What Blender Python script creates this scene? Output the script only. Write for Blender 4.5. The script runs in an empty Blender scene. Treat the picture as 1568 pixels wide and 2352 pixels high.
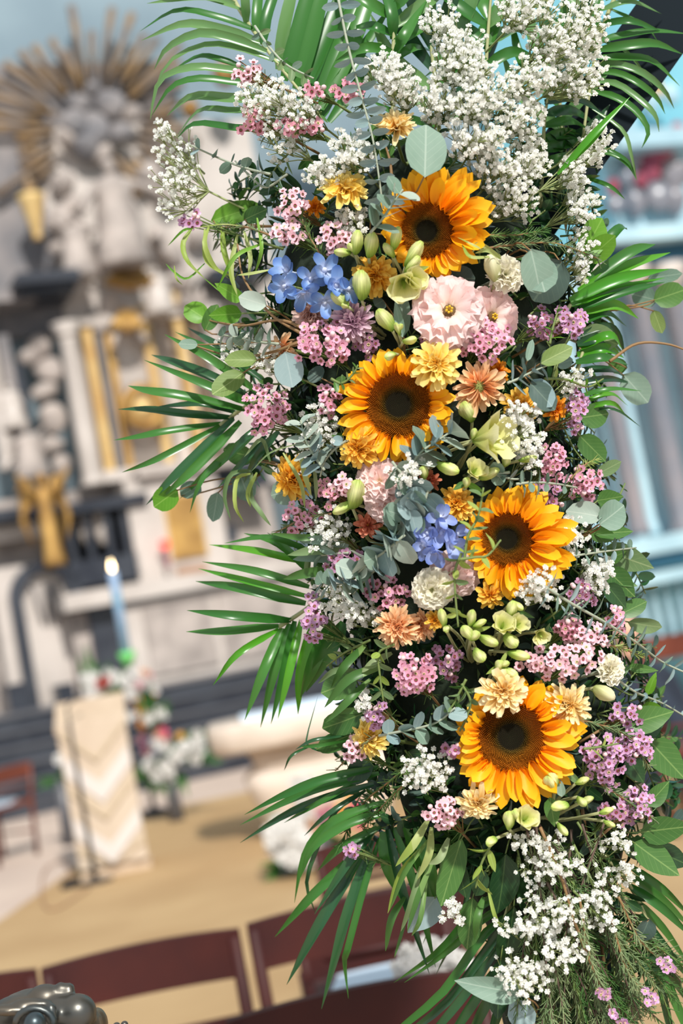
import bpy, math, random
from mathutils import Vector, Matrix, noise
V = Vector
PI = math.pi
C = bpy.context.scene
COL = C.collection
R = random.Random(7)

# ---------------------------------------------------------------- camera, sky, sun, exposure
F = 2352 * 50 / 36.0
D = 1.57                                   # distance of the flower column
CAM = V((0, 0, 1.5))
PITCH, ROLL = math.radians(4.0), math.radians(10.5)
fw = V((0, math.cos(PITCH), math.sin(PITCH)))
u0 = V((0, -math.sin(PITCH), math.cos(PITCH)))
r0 = V((1, 0, 0))
up = u0 * math.cos(ROLL) + r0 * math.sin(ROLL)
rt = r0 * math.cos(ROLL) - u0 * math.sin(ROLL)
bk = -fw
cd = bpy.data.cameras.new('camera')
cam = bpy.data.objects.new('camera', cd)
COL.objects.link(cam)
cd.lens, cd.sensor_width, cd.sensor_fit = 50, 36, 'AUTO'
cd.clip_start, cd.clip_end = 0.05, 200
cd.dof.use_dof = True
cd.dof.focus_distance = 1.46
cd.dof.aperture_fstop = 3.4
mc = Matrix((rt, up, bk)).transposed().to_4x4()
mc.translation = CAM
cam.matrix_world = mc
C.camera = cam

w = bpy.data.worlds.new('world')
C.world = w
w.use_nodes = True
bgn = w.node_tree.nodes['Background']
bgn.inputs[0].default_value = (0.86, 0.93, 1.0, 1)
bgn.inputs[1].default_value = 0.62
sd = bpy.data.lights.new('sun', 'SUN')
sd.energy, sd.angle, sd.color = 3.7, math.radians(3.0), (1.0, 0.965, 0.91)
so = bpy.data.objects.new('sun', sd)
COL.objects.link(so)
so.rotation_euler = V((-0.26, 0.78, -0.66)).to_track_quat('-Z', 'Y').to_euler()
C.view_settings.view_transform = 'Standard'
C.view_settings.look = 'None'
C.view_settings.exposure = 0.25
C.view_settings.gamma = 1.0
C.view_settings.use_curve_mapping = False

# ---------------------------------------------------------------- points in the place
def ray(x, y):
    return fw + rt * ((x - 784) / F) + up * ((1176 - y) / F)
def P(x, y, d):                            # a point d metres ahead of the camera
    return CAM + ray(x, y) * d
def PT(x, y, h=0.0):                       # a point h metres in front of the column's plane
    return P(x, y, D - h)
def lerp_tab(t, k):
    for (a, b), (c, d) in zip(t, t[1:]):
        if k <= c:
            f = max(0, min(1, (k - a) / (c - a)))
            return b + (d - b) * f
    return t[-1][1]
CX = [(-60, 1030), (300, 965), (700, 965), (1000, 985), (1300, 1080), (1700, 1150), (2000, 1230), (2400, 1290)]
WX = [(-60, 460), (300, 460), (700, 440), (1000, 420), (1300, 400), (1700, 385), (2000, 330), (2400, 300)]
def axis(y): return lerp_tab(CX, y)
def halfw(y): return lerp_tab(WX, y)
def H(x, y, dh=0.0):                       # how far the round face of the column stands forward here
    q = max(-1, min(1, (x - axis(y)) / halfw(y)))
    return 0.135 * math.sqrt(max(0, 1 - q * q)) + dh
def S(x, y, dh=0.0):
    return PT(x, y, H(x, y, dh))
def tilt0(x, y):
    q = max(-1, min(1, (x - axis(y)) / halfw(y)))
    return 0.55 * q
PX = D / F * 0.93                          # one pixel at the face of the column, in metres
def nrm(tx, ty):
    return (rt * tx + up * ty + bk).normalized()
def frame(o, z, spin=0.0, sc=1.0, yref=None):
    z = z.normalized()
    yr = yref if yref is not None else up
    x = yr.cross(z)
    if x.length < 1e-4:
        x = rt.cross(z)
    x.normalize()
    y = z.cross(x)
    m = Matrix((x, y, z)).transposed().to_4x4()
    m = m @ Matrix.Rotation(spin, 4, 'Z') @ Matrix.Scale(sc, 4)
    m.translation = o
    return m
def fit(o, tip, width, z):                 # Y from o to tip, X scaled to width, Z about z
    y = tip - o
    L = y.length
    y = y.normalized()
    x = y.cross(z)
    if x.length < 1e-4:
        x = y.cross(rt)
    x.normalize()
    z = x.cross(y)
    m = Matrix((x * width, y * L, z * (0.5 * (width + L)))).transposed().to_4x4()
    m.translation = o
    return m

# ---------------------------------------------------------------- objects
WM = {}
def link(name, data, parent=None, M=None):
    o = bpy.data.objects.new(name, data)
    COL.objects.link(o)
    M = M if M is not None else Matrix()
    if parent is not None:
        o.parent = parent
        o.matrix_basis = WM[parent.name].inverted() @ M
    else:
        o.matrix_basis = M
    WM[o.name] = M
    return o
def tag(o, label=None, cat=None, group=None, kind=None):
    if label: o['label'] = label
    if cat: o['category'] = cat
    if group: o['group'] = group
    if kind: o['kind'] = kind
    return o
def thing(name, label, cat, loc, group=None, M=None):
    o = link(name, None, None, M if M is not None else Matrix.Translation(loc))
    o.empty_display_size = 0.01
    return tag(o, label, cat, group)
def mesh(name, vs, fs, mats, smooth=True, mi=None):
    m = bpy.data.meshes.new(name)
    m.from_pydata([tuple(v) for v in vs], [], fs)
    for k in (mats if isinstance(mats, (list, tuple)) else [mats]):
        m.materials.append(k)
    if smooth:
        m.polygons.foreach_set('use_smooth', [True] * len(m.polygons))
    if mi:
        m.polygons.foreach_set('material_index', mi)
    m.update()
    return m
class MB:                                   # collects shapes into one mesh
    def __init__(s): s.v, s.f, s.m = [], [], []
    def add(s, vs, fs, mi=0):
        n = len(s.v)
        s.v += [V(p) for p in vs]
        s.f += [tuple(i + n for i in f) for f in fs]
        s.m += [mi] * len(fs)
    def box(s, x0, x1, y0, y1, z0, z1, mi=0, M=None):
        vs = [V((x, y, z)) for z in (z0, z1) for y in (y0, y1) for x in (x0, x1)]
        if M: vs = [M @ p for p in vs]
        s.add(vs, [(0, 2, 3, 1), (4, 5, 7, 6), (0, 1, 5, 4), (2, 6, 7, 3), (0, 4, 6, 2), (1, 3, 7, 5)], mi)
    def tube(s, pts, ra, rb=None, n=5, mi=0, cap=True):
        rb = ra if rb is None else rb
        k = len(pts)
        vs = []
        for i, p in enumerate(pts):
            t = (pts[min(i + 1, k - 1)] - pts[max(i - 1, 0)])
            t = t.normalized() if t.length > 1e-9 else V((0, 0, 1))
            a = t.cross(V((0.31, 0.93, 0.17)))
            a.normalize()
            b = t.cross(a)
            rr = ra + (rb - ra) * i / max(1, k - 1)
            vs += [p + a * (rr * math.cos(2 * PI * j / n)) + b * (rr * math.sin(2 * PI * j / n)) for j in range(n)]
        fs = [(i * n + j, i * n + (j + 1) % n, (i + 1) * n + (j + 1) % n, (i + 1) * n + j) for i in range(k - 1) for j in range(n)]
        if cap:
            fs += [tuple(range(n - 1, -1, -1)), tuple((k - 1) * n + j for j in range(n))]
        s.add(vs, fs, mi)
    def lathe(s, prof, n=16, mi=0, M=None, lobes=0, amp=0.0, sx=1.0, sy=1.0, fold=None):
        vs = []
        for r_, z in prof:
            for j in range(n):
                a = 2 * PI * j / n
                q = r_ * (1 + amp * math.cos(lobes * a + (fold or 0) * z))
                vs.append(V((q * math.cos(a) * sx, q * math.sin(a) * sy, z)))
        if M: vs = [M @ p for p in vs]
        k = len(prof)
        fs = [(i * n + j, i * n + (j + 1) % n, (i + 1) * n + (j + 1) % n, (i + 1) * n + j) for i in range(k - 1) for j in range(n)]
        fs += [tuple(range(n - 1, -1, -1)), tuple((k - 1) * n + j for j in range(n))]
        s.add(vs, fs, mi)
    def ball(s, c, r, n=8, m=6, mi=0, sc=(1, 1, 1), M=None):
        prof = [(max(1e-4, math.sin(PI * i / m)), -math.cos(PI * i / m)) for i in range(m + 1)]
        T = Matrix.Translation(c) @ Matrix.Diagonal((r * sc[0], r * sc[1], r * sc[2], 1))
        if M: T = M @ T
        s.lathe(prof, n, mi, T)
    def build(s, name, mats, parent=None, M=None, smooth=True):
        m0 = M if M is not None else Matrix()
        return link(name, mesh(name, s.v, s.f, mats, smooth, s.m), parent, m0)
def local(mb, o):                           # moves a collected shape's points to the frame of an object at M
    Mi = WM[o.name].inverted()
    mb.v = [Mi @ p for p in mb.v]
    return mb
def put(mb, name, mats, parent, smooth=True):   # points given in the world, stored relative to the parent
    local(mb, parent)
    return mb.build(name, mats, parent, WM[parent.name], smooth)
def smooth_line(pts, n):
    q = [pts[0] * 2 - pts[1]] + list(pts) + [pts[-1] * 2 - pts[-2]]
    out, segs = [], len(pts) - 1
    for i in range(n + 1):
        t = i / n * segs
        k = min(int(t), segs - 1)
        t -= k
        a, b, c, d = q[k:k + 4]
        out.append(0.5 * (2 * b + (c - a) * t + (2 * a - 5 * b + 4 * c - d) * t * t + (3 * b - a - 3 * c + d) * t ** 3))
    return out

# ---------------------------------------------------------------- materials
def lin(v):
    v /= 255.0
    return v / 12.92 if v <= 0.04045 else ((v + 0.055) / 1.055) ** 2.4
def rgb(r, g, b): return (lin(r), lin(g), lin(b), 1)
def newmat(name):
    m = bpy.data.materials.new(name)
    m.use_nodes = True
    nt = m.node_tree
    return m, nt, nt.nodes['Principled BSDF'], nt.nodes['Material Output']
def nd(nt, t, **kw):
    n = nt.nodes.new(t)
    for k, v in kw.items(): setattr(n, k, v)
    return n
def mathn(nt, op, a, b=None):
    n = nd(nt, 'ShaderNodeMath', operation=op)
    for i, q in enumerate((a, b)):
        if q is None: continue
        if isinstance(q, (int, float)): n.inputs[i].default_value = q
        else: nt.links.new(q, n.inputs[i])
    return n.outputs[0]
def mixc(nt, f, a, b, mode='MIX'):
    n = nd(nt, 'ShaderNodeMix', data_type='RGBA', blend_type=mode)
    for i, q in ((0, f), (6, a), (7, b)):
        if isinstance(q, (int, float)) or isinstance(q, tuple): n.inputs[i].default_value = q
        else: nt.links.new(q, n.inputs[i])
    return n.outputs[2]
def ramp(nt, f, stops):
    n = nd(nt, 'ShaderNodeValToRGB')
    e = n.color_ramp.elements
    while len(e) < len(stops): e.new(0.5)
    for k, (p, c) in zip(e, stops):
        k.position, k.color = p, c
    nt.links.new(f, n.inputs[0])
    return n.outputs[0]
def thin(nt, pb, out, col, transl):          # petals and leaves let light through
    if transl <= 0: return
    tr = nd(nt, 'ShaderNodeBsdfTranslucent')
    nt.links.new(col, tr.inputs[0])
    mx = nd(nt, 'ShaderNodeMixShader')
    mx.inputs[0].default_value = transl
    nt.links.new(pb.outputs[0], mx.inputs[1])
    nt.links.new(tr.outputs[0], mx.inputs[2])
    nt.links.new(mx.outputs[0], out.inputs[0])
def leafmat(name, c1, c2, rough=0.45, transl=0.25, rib=0.5, ribc=None, spec=0.4):
    m, nt, pb, out = newmat(name)
    oi = nd(nt, 'ShaderNodeObjectInfo')
    tc = nd(nt, 'ShaderNodeTexCoord')
    nz = nd(nt, 'ShaderNodeTexNoise')
    nz.inputs['Scale'].default_value = 4
    nt.links.new(tc.outputs['Object'], nz.inputs['Vector'])
    f = mathn(nt, 'ADD', mathn(nt, 'MULTIPLY', oi.outputs['Random'], 0.75), mathn(nt, 'MULTIPLY', mathn(nt, 'SUBTRACT', nz.outputs[0], 0.25), 0.5))
    col = mixc(nt, f, c1, c2)
    if rib:
        sx = nd(nt, 'ShaderNodeSeparateXYZ')
        nt.links.new(tc.outputs['Object'], sx.inputs[0])
        ax = mathn(nt, 'ABSOLUTE', sx.outputs[0])
        mid = mathn(nt, 'LESS_THAN', ax, 0.022)
        vv = mathn(nt, 'FRACT', mathn(nt, 'MULTIPLY', mathn(nt, 'SUBTRACT', sx.outputs[1], mathn(nt, 'MULTIPLY', ax, 0.7)), 7.0))
        side = mathn(nt, 'MULTIPLY', mathn(nt, 'LESS_THAN', vv, 0.07), 0.5)
        g = mathn(nt, 'MULTIPLY', mathn(nt, 'MAXIMUM', mid, side), rib)
        col = mixc(nt, g, col, ribc or (0.6, 0.7, 0.42, 1))
    nt.links.new(col, pb.inputs['Base Color'])
    pb.inputs['Roughness'].default_value = rough
    pb.inputs['Specular IOR Level'].default_value = spec
    thin(nt, pb, out, col, transl)
    return m
def petalmat(name, stops, rough=0.55, transl=0.3, vary=0.12, streak=0.12):   # colour runs along the petal, base to tip
    m, nt, pb, out = newmat(name)
    tc = nd(nt, 'ShaderNodeTexCoord')
    sx = nd(nt, 'ShaderNodeSeparateXYZ')
    nt.links.new(tc.outputs['Object'], sx.inputs[0])
    col = ramp(nt, sx.outputs[1], stops)
    wv = nd(nt, 'ShaderNodeTexNoise')
    mp = nd(nt, 'ShaderNodeMapping')
    mp.inputs['Scale'].default_value = (26, 1.5, 1.5)
    nt.links.new(tc.outputs['Object'], mp.inputs[0])
    nt.links.new(mp.outputs[0], wv.inputs['Vector'])
    wv.inputs['Scale'].default_value = 1.0
    oi = nd(nt, 'ShaderNodeObjectInfo')
    v = mathn(nt, 'ADD', mathn(nt, 'MULTIPLY', mathn(nt, 'SUBTRACT', oi.outputs['Random'], 0.5), vary * 2), mathn(nt, 'ADD', 1.0, mathn(nt, 'MULTIPLY', mathn(nt, 'SUBTRACT', wv.outputs[0], 0.5), streak * 2)))
    hs = nd(nt, 'ShaderNodeHueSaturation')
    nt.links.new(col, hs.inputs['Color'])
    nt.links.new(v, hs.inputs['Value'])
    nt.links.new(hs.outputs[0], pb.inputs['Base Color'])
    pb.inputs['Roughness'].default_value = rough
    pb.inputs['Specular IOR Level'].default_value = 0.3
    thin(nt, pb, out, hs.outputs[0], transl)
    return m
def plain(name, c, rough=0.6, metal=0.0, var=0.0, scale=8.0, c2=None, bump=0.0, transl=0.0, spec=0.5):
    m, nt, pb, out = newmat(name)
    pb.inputs['Roughness'].default_value = rough
    pb.inputs['Metallic'].default_value = metal
    pb.inputs['Specular IOR Level'].default_value = spec
    pb.inputs['Base Color'].default_value = c
    if c2 is not None or bump or transl:
        tc = nd(nt, 'ShaderNodeTexCoord')
        nz = nd(nt, 'ShaderNodeTexNoise')
        nz.inputs['Scale'].default_value = scale
        nz.inputs['Detail'].default_value = 5
        nt.links.new(tc.outputs['Object'], nz.inputs['Vector'])
        col = ramp(nt, nz.outputs[0], [(0.36, c), (0.64, c2 or c)])
        nt.links.new(col, pb.inputs['Base Color'])
        if bump:
            bp = nd(nt, 'ShaderNodeBump')
            bp.inputs['Strength'].default_value = bump
            bp.inputs['Distance'].default_value = 0.02
            nt.links.new(nz.outputs[0], bp.inputs['Height'])
            nt.links.new(bp.outputs[0], pb.inputs['Normal'])
        thin(nt, pb, out, col, transl)
    return m
def glow(name, c, s):
    m, nt, pb, out = newmat(name)
    pb.inputs['Emission Color'].default_value = c
    pb.inputs['Emission Strength'].default_value = s
    pb.inputs['Base Color'].default_value = c
    return m

# ---------------------------------------------------------------- palette
M = {}
M['marble'] = plain('white_marble', rgb(204, 194, 186), 0.45, c2=rgb(182, 172, 164), scale=1.3)
M['stone'] = plain('pale_stone', rgb(186, 174, 166), 0.7, c2=rgb(146, 136, 130), scale=3, bump=0.3)
M['greystone'] = plain('grey_stone', rgb(146, 139, 137), 0.8, c2=rgb(104, 104, 108), scale=1.6, bump=0.3)
M['bluewall'] = plain('blue_grey_plaster', rgb(134, 152, 160), 0.9, c2=rgb(116, 134, 144), scale=0.5)
M['black'] = plain('black_marble', rgb(36, 40, 50), 0.3, c2=rgb(60, 64, 72), scale=2)
M['blackstep'] = plain('black_stone_step', rgb(74, 77, 84), 0.4, c2=rgb(100, 100, 104), scale=1.5)
M['gold'] = plain('gilding', rgb(196, 156, 88), 0.55, 0.4, c2=rgb(150, 112, 60), scale=3)
M['goldpale'] = plain('pale_gilding', rgb(222, 192, 132), 0.6, 0.2, c2=rgb(196, 156, 96), scale=2)
M['oldgold'] = plain('dull_gilding', rgb(150, 122, 86), 0.7, 0.1, c2=rgb(116, 106, 100), scale=2)
M['brownpanel'] = plain('brown_panel', rgb(156, 118, 90), 0.7)
M['pavement'] = plain('pale_stone_floor', rgb(188, 170, 156), 0.6, c2=rgb(172, 154, 142), scale=0.6)
M['carpet'] = plain('sand_carpet', rgb(184, 153, 110), 0.7, c2=rgb(170, 138, 96), scale=1.1)
M['wood'] = plain('dark_red_wood', rgb(72, 32, 28), 0.55, c2=rgb(56, 26, 26), scale=4, spec=0.25)
M['redwood'] = plain('red_brown_wood', rgb(116, 58, 40), 0.4, c2=rgb(92, 42, 32), scale=4)
M['lightwood'] = plain('pale_wood', rgb(206, 184, 158), 0.6, c2=rgb(194, 170, 144), scale=3)
M['cloth'] = plain('cream_cloth', rgb(204, 188, 168), 0.8, c2=rgb(194, 176, 156), scale=2)
M['satin'] = plain('white_satin', rgb(210, 202, 196), 0.5)
M['satingold'] = plain('pale_gold_satin', rgb(192, 174, 148), 0.5)
M['iron'] = plain('black_iron', rgb(24, 27, 33), 0.5, 0.2)
M['frameblack'] = plain('black_painted_steel', (0.004, 0.010, 0.015, 1), 0.7, spec=0.15)
M['paper'] = plain('pale_blue_paper', rgb(206, 222, 236), 0.7)
M['candle'] = plain('blue_wax', rgb(126, 172, 200), 0.5, c2=rgb(170, 186, 220), scale=3)
M['flame'] = glow('candle_flame', (1.0, 0.75, 0.42, 1), 9)
M['redlamp'] = glow('red_lamp_glass', (0.8, 0.05, 0.03, 1), 1.2)
M['bronze'] = plain('dark_bronze', rgb(120, 104, 84), 0.36, 0.8, c2=rgb(66, 84, 92), scale=6, bump=0.12)
M['daylitwall'] = plain('plaster_daylight_tint', rgb(124, 190, 206), 0.9, c2=rgb(112, 174, 192), scale=0.4)  # the cool daylight on this wall is put into its colour
M['tealband'] = plain('dark_teal_paint', rgb(16, 76, 100), 0.5)
M['daylitstone'] = plain('stone_daylight_tint', rgb(176, 208, 218), 0.7, c2=rgb(150, 184, 198), scale=1.2)  # pale stone, blue window light mixed into the base colour
M['greymarble'] = plain('grey_brown_marble', rgb(140, 132, 134), 0.3, c2=rgb(104, 112, 124), scale=1.2)
M['redpaint'] = plain('dull_red_paint', rgb(158, 64, 76), 0.7, c2=rgb(128, 60, 84), scale=3)
M['skin'] = plain('skin', rgb(222, 172, 146), 0.6)
M['darkcloth'] = plain('dark_blue_cloth', rgb(36, 44, 58), 0.9)
M['green_bg'] = plain('leaf_green', rgb(72, 130, 50), 0.6, c2=rgb(50, 100, 46), transl=0.2)
M['green_bright'] = plain('fresh_green', rgb(110, 200, 110), 0.6)
for k, c in dict(white=(238, 236, 232), pink=(224, 96, 128), yellow=(232, 178, 60), peach=(232, 190, 160), orange=(226, 150, 30), red=(180, 40, 34), blue=(70, 84, 150), rose=(214, 150, 160)).items():
    M['b_' + k] = plain('blossom_' + k, rgb(*c), 0.7, transl=0.2, c2=rgb(*[max(0, v - 22) for v in c]), scale=20)

# ---------------------------------------------------------------- planes of the place
class Plane:
    def __init__(s, x, y, d, deg):
        a = math.radians(deg)
        s.e, s.n = V((math.cos(a), math.sin(a), 0)), V((math.sin(a), -math.cos(a), 0))
        s.o = P(x, y, d)
        s.o.z = 0
        s.M = Matrix((s.e, -s.n, V((0, 0, 1)))).transposed().to_4x4()
        s.M.translation = s.o
    def at(s, x, y, off=0.0):
        """(along, height, metres per pixel) where the line of sight through a pixel meets the plane off metres in front of the wall"""
        r_ = ray(x, y)
        t = ((s.o + s.n * off - CAM).dot(s.n)) / r_.dot(s.n)
        p = CAM + r_ * t
        return (p - s.o).dot(s.e), p.z, t / F
    def pt(s, x, y, off=0.0):
        a, z, _ = s.at(x, y, off)
        return s.o + s.e * a + s.n * off + V((0, 0, z))
    def box(s, mb, bx, by, h, wd, off0, off1, mi=0):
        """upright box: foot centre at pixel bx,by, h and wd in pixels, from off0 to off1 metres in front of the wall"""
        a, z, k = s.at(bx, by, off1)
        mb.box(a - wd * k / 2, a + wd * k / 2, -off1, -off0, z, z + h * k, mi, s.M)
    def frame(s, bx, by, off):
        a, z, k = s.at(bx, by, off)
        m = s.M @ Matrix.Translation((a, -off, z))
        return m, k
def FL(x, y, z=0.0):
    r_ = ray(x, y)
    return CAM + r_ * ((z - CAM.z) / r_.z)
A = Plane(300, 1100, 20.5, 22)
B_ = Plane(1490, 900, 15.0, 22)

# floor, walls
mb = MB(); mb.box(-30, 40, -4, 60, -0.3, 0.0)
tag(mb.build('floor', M['pavement']), kind='structure')
mb = MB()
cp = [FL(*q) for q in ((-500, 2420), (10, 2112), (190, 1985), (340, 1868), (720, 1790), (1700, 1600))] + [V((9, 1.2, 0)), V((-4, 1.2, 0))]
n = len(cp)
mb.add(cp + [p + V((0, 0, 0.012)) for p in cp], [tuple(range(n, 2 * n))[::-1]] + [(i, (i + 1) % n, n + (i + 1) % n, n + i) for i in range(n)])
tag(mb.build('carpet', M['carpet'], smooth=False), 'sand coloured carpet spread over the church floor before the altar steps', 'carpet')
mb = MB(); mb.box(-16, 30, 0, 0.5, 0, 16, 0, A.M)
tag(mb.build('wall_back', M['bluewall']), kind='structure')
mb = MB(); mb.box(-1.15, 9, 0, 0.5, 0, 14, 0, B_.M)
tag(mb.build('wall_right', M['daylitwall']), kind='structure')

# black altar steps, one slab each
p0 = FL(440, 1792)
off0 = (p0 - A.o).dot(A.n)
root = thing('altar_steps', 'wide flight of black stone steps below the high altar', 'steps', A.o)
for i in range(6):
    mb = MB(); o1 = off0 - 0.34 * i
    mb.box(-9, 9, -o1, -0.03, 0.17 * i, 0.17 * i + 0.15, 0, A.M)
    mb.box(-9, 9, -o1 - 0.03, -0.03, 0.17 * i + 0.15, 0.17 * i + 0.17, 1, A.M)
    put(mb, 'step', [M['black'], M['blackstep']], root, False)
STEP = 0.17 * 6

# ---------------------------------------------------------------- the great altarpiece
def wiggle(mb, amp, sc):
    mb.v = [p + noise.noise_vector(p * sc) * amp for p in mb.v]
    return mb
alt = thing('altarpiece', 'tall baroque altarpiece of white and black marble with gilded strips', 'altar', A.pt(300, 1330, 0.2))
mb = MB(); A.box(mb, 200, 760, 640, 600, 0.02, 0.25); put(mb, 'upper_panel', M['greystone'], alt, False)
mb = MB(); A.box(mb, 480, 1130, 880, 520, 0.02, 0.28); put(mb, 'middle_panel', M['marble'], alt, False)
mb = MB(); A.box(mb, 230, 1640, 520, 1000, 0.02, 0.3); put(mb, 'lower_panel', M['stone'], alt, False)
def column(bx, by, h, wd, off, mat, lbl=None):
    m, k = A.frame(bx, by, off)
    mb = MB(); r_ = wd * k / 2; hh = h * k
    mb.lathe([(r_ * 1.3, 0), (r_ * 1.3, hh * .02), (r_ * 1.08, hh * .04), (r_, hh * .07), (r_ * .97, hh * .5), (r_ * .86, hh * .88), (r_ * .98, hh * .9), (r_ * .86, hh * .91)], 16, 0, m)
    o = put(mb, 'column', mat, alt)
    mb = MB(); mb.lathe([(r_ * .86, hh * .91), (r_ * 1.2, hh * .95), (r_ * 1.1, hh * .955), (r_ * 1.5, hh * .99), (r_ * 1.5, hh)], 16, 0, m, lobes=8, amp=.07)
    put(mb, 'capital', M['marble'], o)
column(215, 1117, 385, 46, 0.9, M['marble'])
column(22, 1080, 380, 40, 0.6, M['marble'])
column(545, 1075, 380, 46, 0.7, M['marble'])
for bx, by, h, wd, mt in ((256, 1085, 370, 22, 'goldpale'), (282, 1090, 390, 15, 'greystone'), (302, 1085, 330, 17, 'gold'), (395, 1090, 400, 20, 'goldpale'), (470, 1080, 420, 20, 'goldpale'), (60, 1090, 330, 26, 'greystone'), (500, 1060, 420, 14, 'oldgold')):
    mb = MB(); A.box(mb, bx, by, h, wd, 0.3, 0.55); put(mb, 'pilaster_strip', M[mt], alt, False)
# niche and its rim
m, k = A.frame(350, 1090, 0.32)
mb = MB()
mb.lathe([(0.42, 0), (0.42, 2.2), (0.3, 2.5), (0.05, 2.62)], 20, 0, m, sy=.35); put(mb, 'niche_lining', M['marble'], alt)
# entablatures: black marble with projecting ends
for bx, by, h, wd, o1, mt in ((110, 668, 22, 130, 1.2, 'black'), (112, 646, 20, 150, 1.35, 'black'), (112, 632, 12, 140, 1.3, 'black'), (560, 640, 30, 150, 1.2, 'black'), (30, 690, 26, 110, .9, 'greystone'), (330, 735, 22, 330, .6, 'marble'),
                            (245, 1168, 24, 200, 1.2, 'black'), (60, 1188, 26, 180, 1.1, 'black'), (240, 1340, 60, 180, 1.1, 'black'), (60, 1330, 36, 190, .9, 'black'), (30, 1240, 34, 140, .8, 'marble'), (520, 1250, 40, 60, 1.0, 'black'), (360, 1092, 26, 260, .8, 'marble'), (560, 1120, 60, 130, 1.0, 'black')):
    mb = MB(); A.box(mb, bx, by, h, wd, 0.25, o1); put(mb, 'entablature', M[mt], alt, False)
# black pedestals holding white balusters
for bx in (172, 216, 262, 300):
    mb = MB(); A.box(mb, bx, 1290, 130, 15, 0.3, 1.05); put(mb, 'pedestal', M['black'], alt, False)
mb = MB(); A.box(mb, 236, 1290, 130, 150, 0.2, 0.5); put(mb, 'pedestal_back', M['black'], alt, False)
for bx in (203, 241):
    m, k = A.frame(bx, 1255, 0.85)
    mb = MB(); mb.lathe([(5 * k, 0), (13 * k, 10 * k), (18 * k, 30 * k), (18 * k, 62 * k), (13 * k, 82 * k), (5 * k, 92 * k)], 14, 0, m); put(mb, 'baluster', M['marble'], alt)
# the two black arches low on the altarpiece
def arch(bx, by, rin, rout, leg, off, mat):
    m, k = A.frame(bx, by, off)
    mb = MB(); N = 14
    pts = [(math.cos(PI * i / N), math.sin(PI * i / N)) for i in range(N + 1)]
    prof = [(1, -leg / rin)] + pts + [(-1, -leg / rin)]
    vs = []
    for (cx, cy) in prof:
        for rr in (rin, rout):
            for yy in (0, 0.35):
                zz = cy * rr if cy >= 0 else -leg
                vs.append(m @ V((cx * rr * k, yy, zz * k)))
    fs = []
    for i in range(len(prof) - 1):
        a, b = i * 4, (i + 1) * 4
        fs += [(a, b, b + 2, a + 2), (a + 1, a + 3, b + 3, b + 1), (a + 2, b + 2, b + 3, a + 3), (a, a + 1, b + 1, b)]
    mb.add(vs, fs)
    return put(mb, 'arch', M[mat], alt, False)
mb = MB(); A.box(mb, 118, 1640, 350, 170, 0.85, 0.95); put(mb, 'arch_panel', M['marble'], alt, False)
arch(108, 1370, 56, 84, 270, 1.1, 'black')
m, k = A.frame(46, 1630, 1.2)
for bx in (46, 160):
    mb = MB(); A.box(mb, bx, 1640, 70, 40, .5, 1.3); put(mb, 'pedestal', M['black'], alt, False)
mb = MB(); A.box(mb, 262, 1560, 140, 70, .5, 1.1); put(mb, 'pedestal', M['black'], alt, False)
for dx in (-22, 8, 34):                            # grey bars stand in for the dark shadows within the arch
    p0, p1 = A.pt(95 + dx, 1340, 1.0), A.pt(112 + dx * .5, 1430, 1.0)
    mb = MB(); mb.tube([p0, p1], .03); put(mb, 'shadow_bar', M['greystone'], alt)
# gilded oval frame
m, k = A.frame(330, 935, 0.75)
mb = MB(); N = 22; vs = []
for i in range(N):
    a = 2 * PI * i / N
    vs.append(m @ V((math.cos(a) * 40 * k, 0, math.sin(a) * 44 * k)))
mb.tube(vs + [vs[0], vs[1]], .08, n=6)
mb.box(-26 * k, 26 * k, 0.02, .08, -28 * k, 28 * k, 1, m)
o = put(mb, 'oval_frame', [M['gold'], M['goldpale']], alt)
# gilded fans
for bx, by, nn, sp in ((300, 615, 9, 105), (292, 715, 7, 66)):
    for i in range(nn):
        f_ = (i - (nn - 1) / 2) / nn
        mb = MB(); mb.tube([A.pt(bx + f_ * sp * .35, by, .7), A.pt(bx + f_ * sp * 1.1, by + 46 - abs(f_) * 26, 1.0)], .04, .07, 5)
        put(mb, 'gilded_flute', M['gold'], alt)

sb = thing('sunburst', 'gilded sunburst of long rays high on the altarpiece', 'ornament', A.pt(214, 291, .3))
rr = random.Random(3)
for i in range(40):
    a = 2 * PI * i / 40 + rr.uniform(-.04, .04)
    if 4.1 < a < 5.3: continue
    r1, r2 = rr.uniform(80, 130), rr.uniform(170, 290)
    dx, dy = math.cos(a), -math.sin(a)
    p, q = A.pt(214 + dx * r1, 291 + dy * r1, .42), A.pt(214 + dx * r2, 291 + dy * r2, .42)
    mb = MB(); mb.tube([p, q], .045, .07, 4)
    put(mb, 'ray', M['oldgold'], sb)

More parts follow.
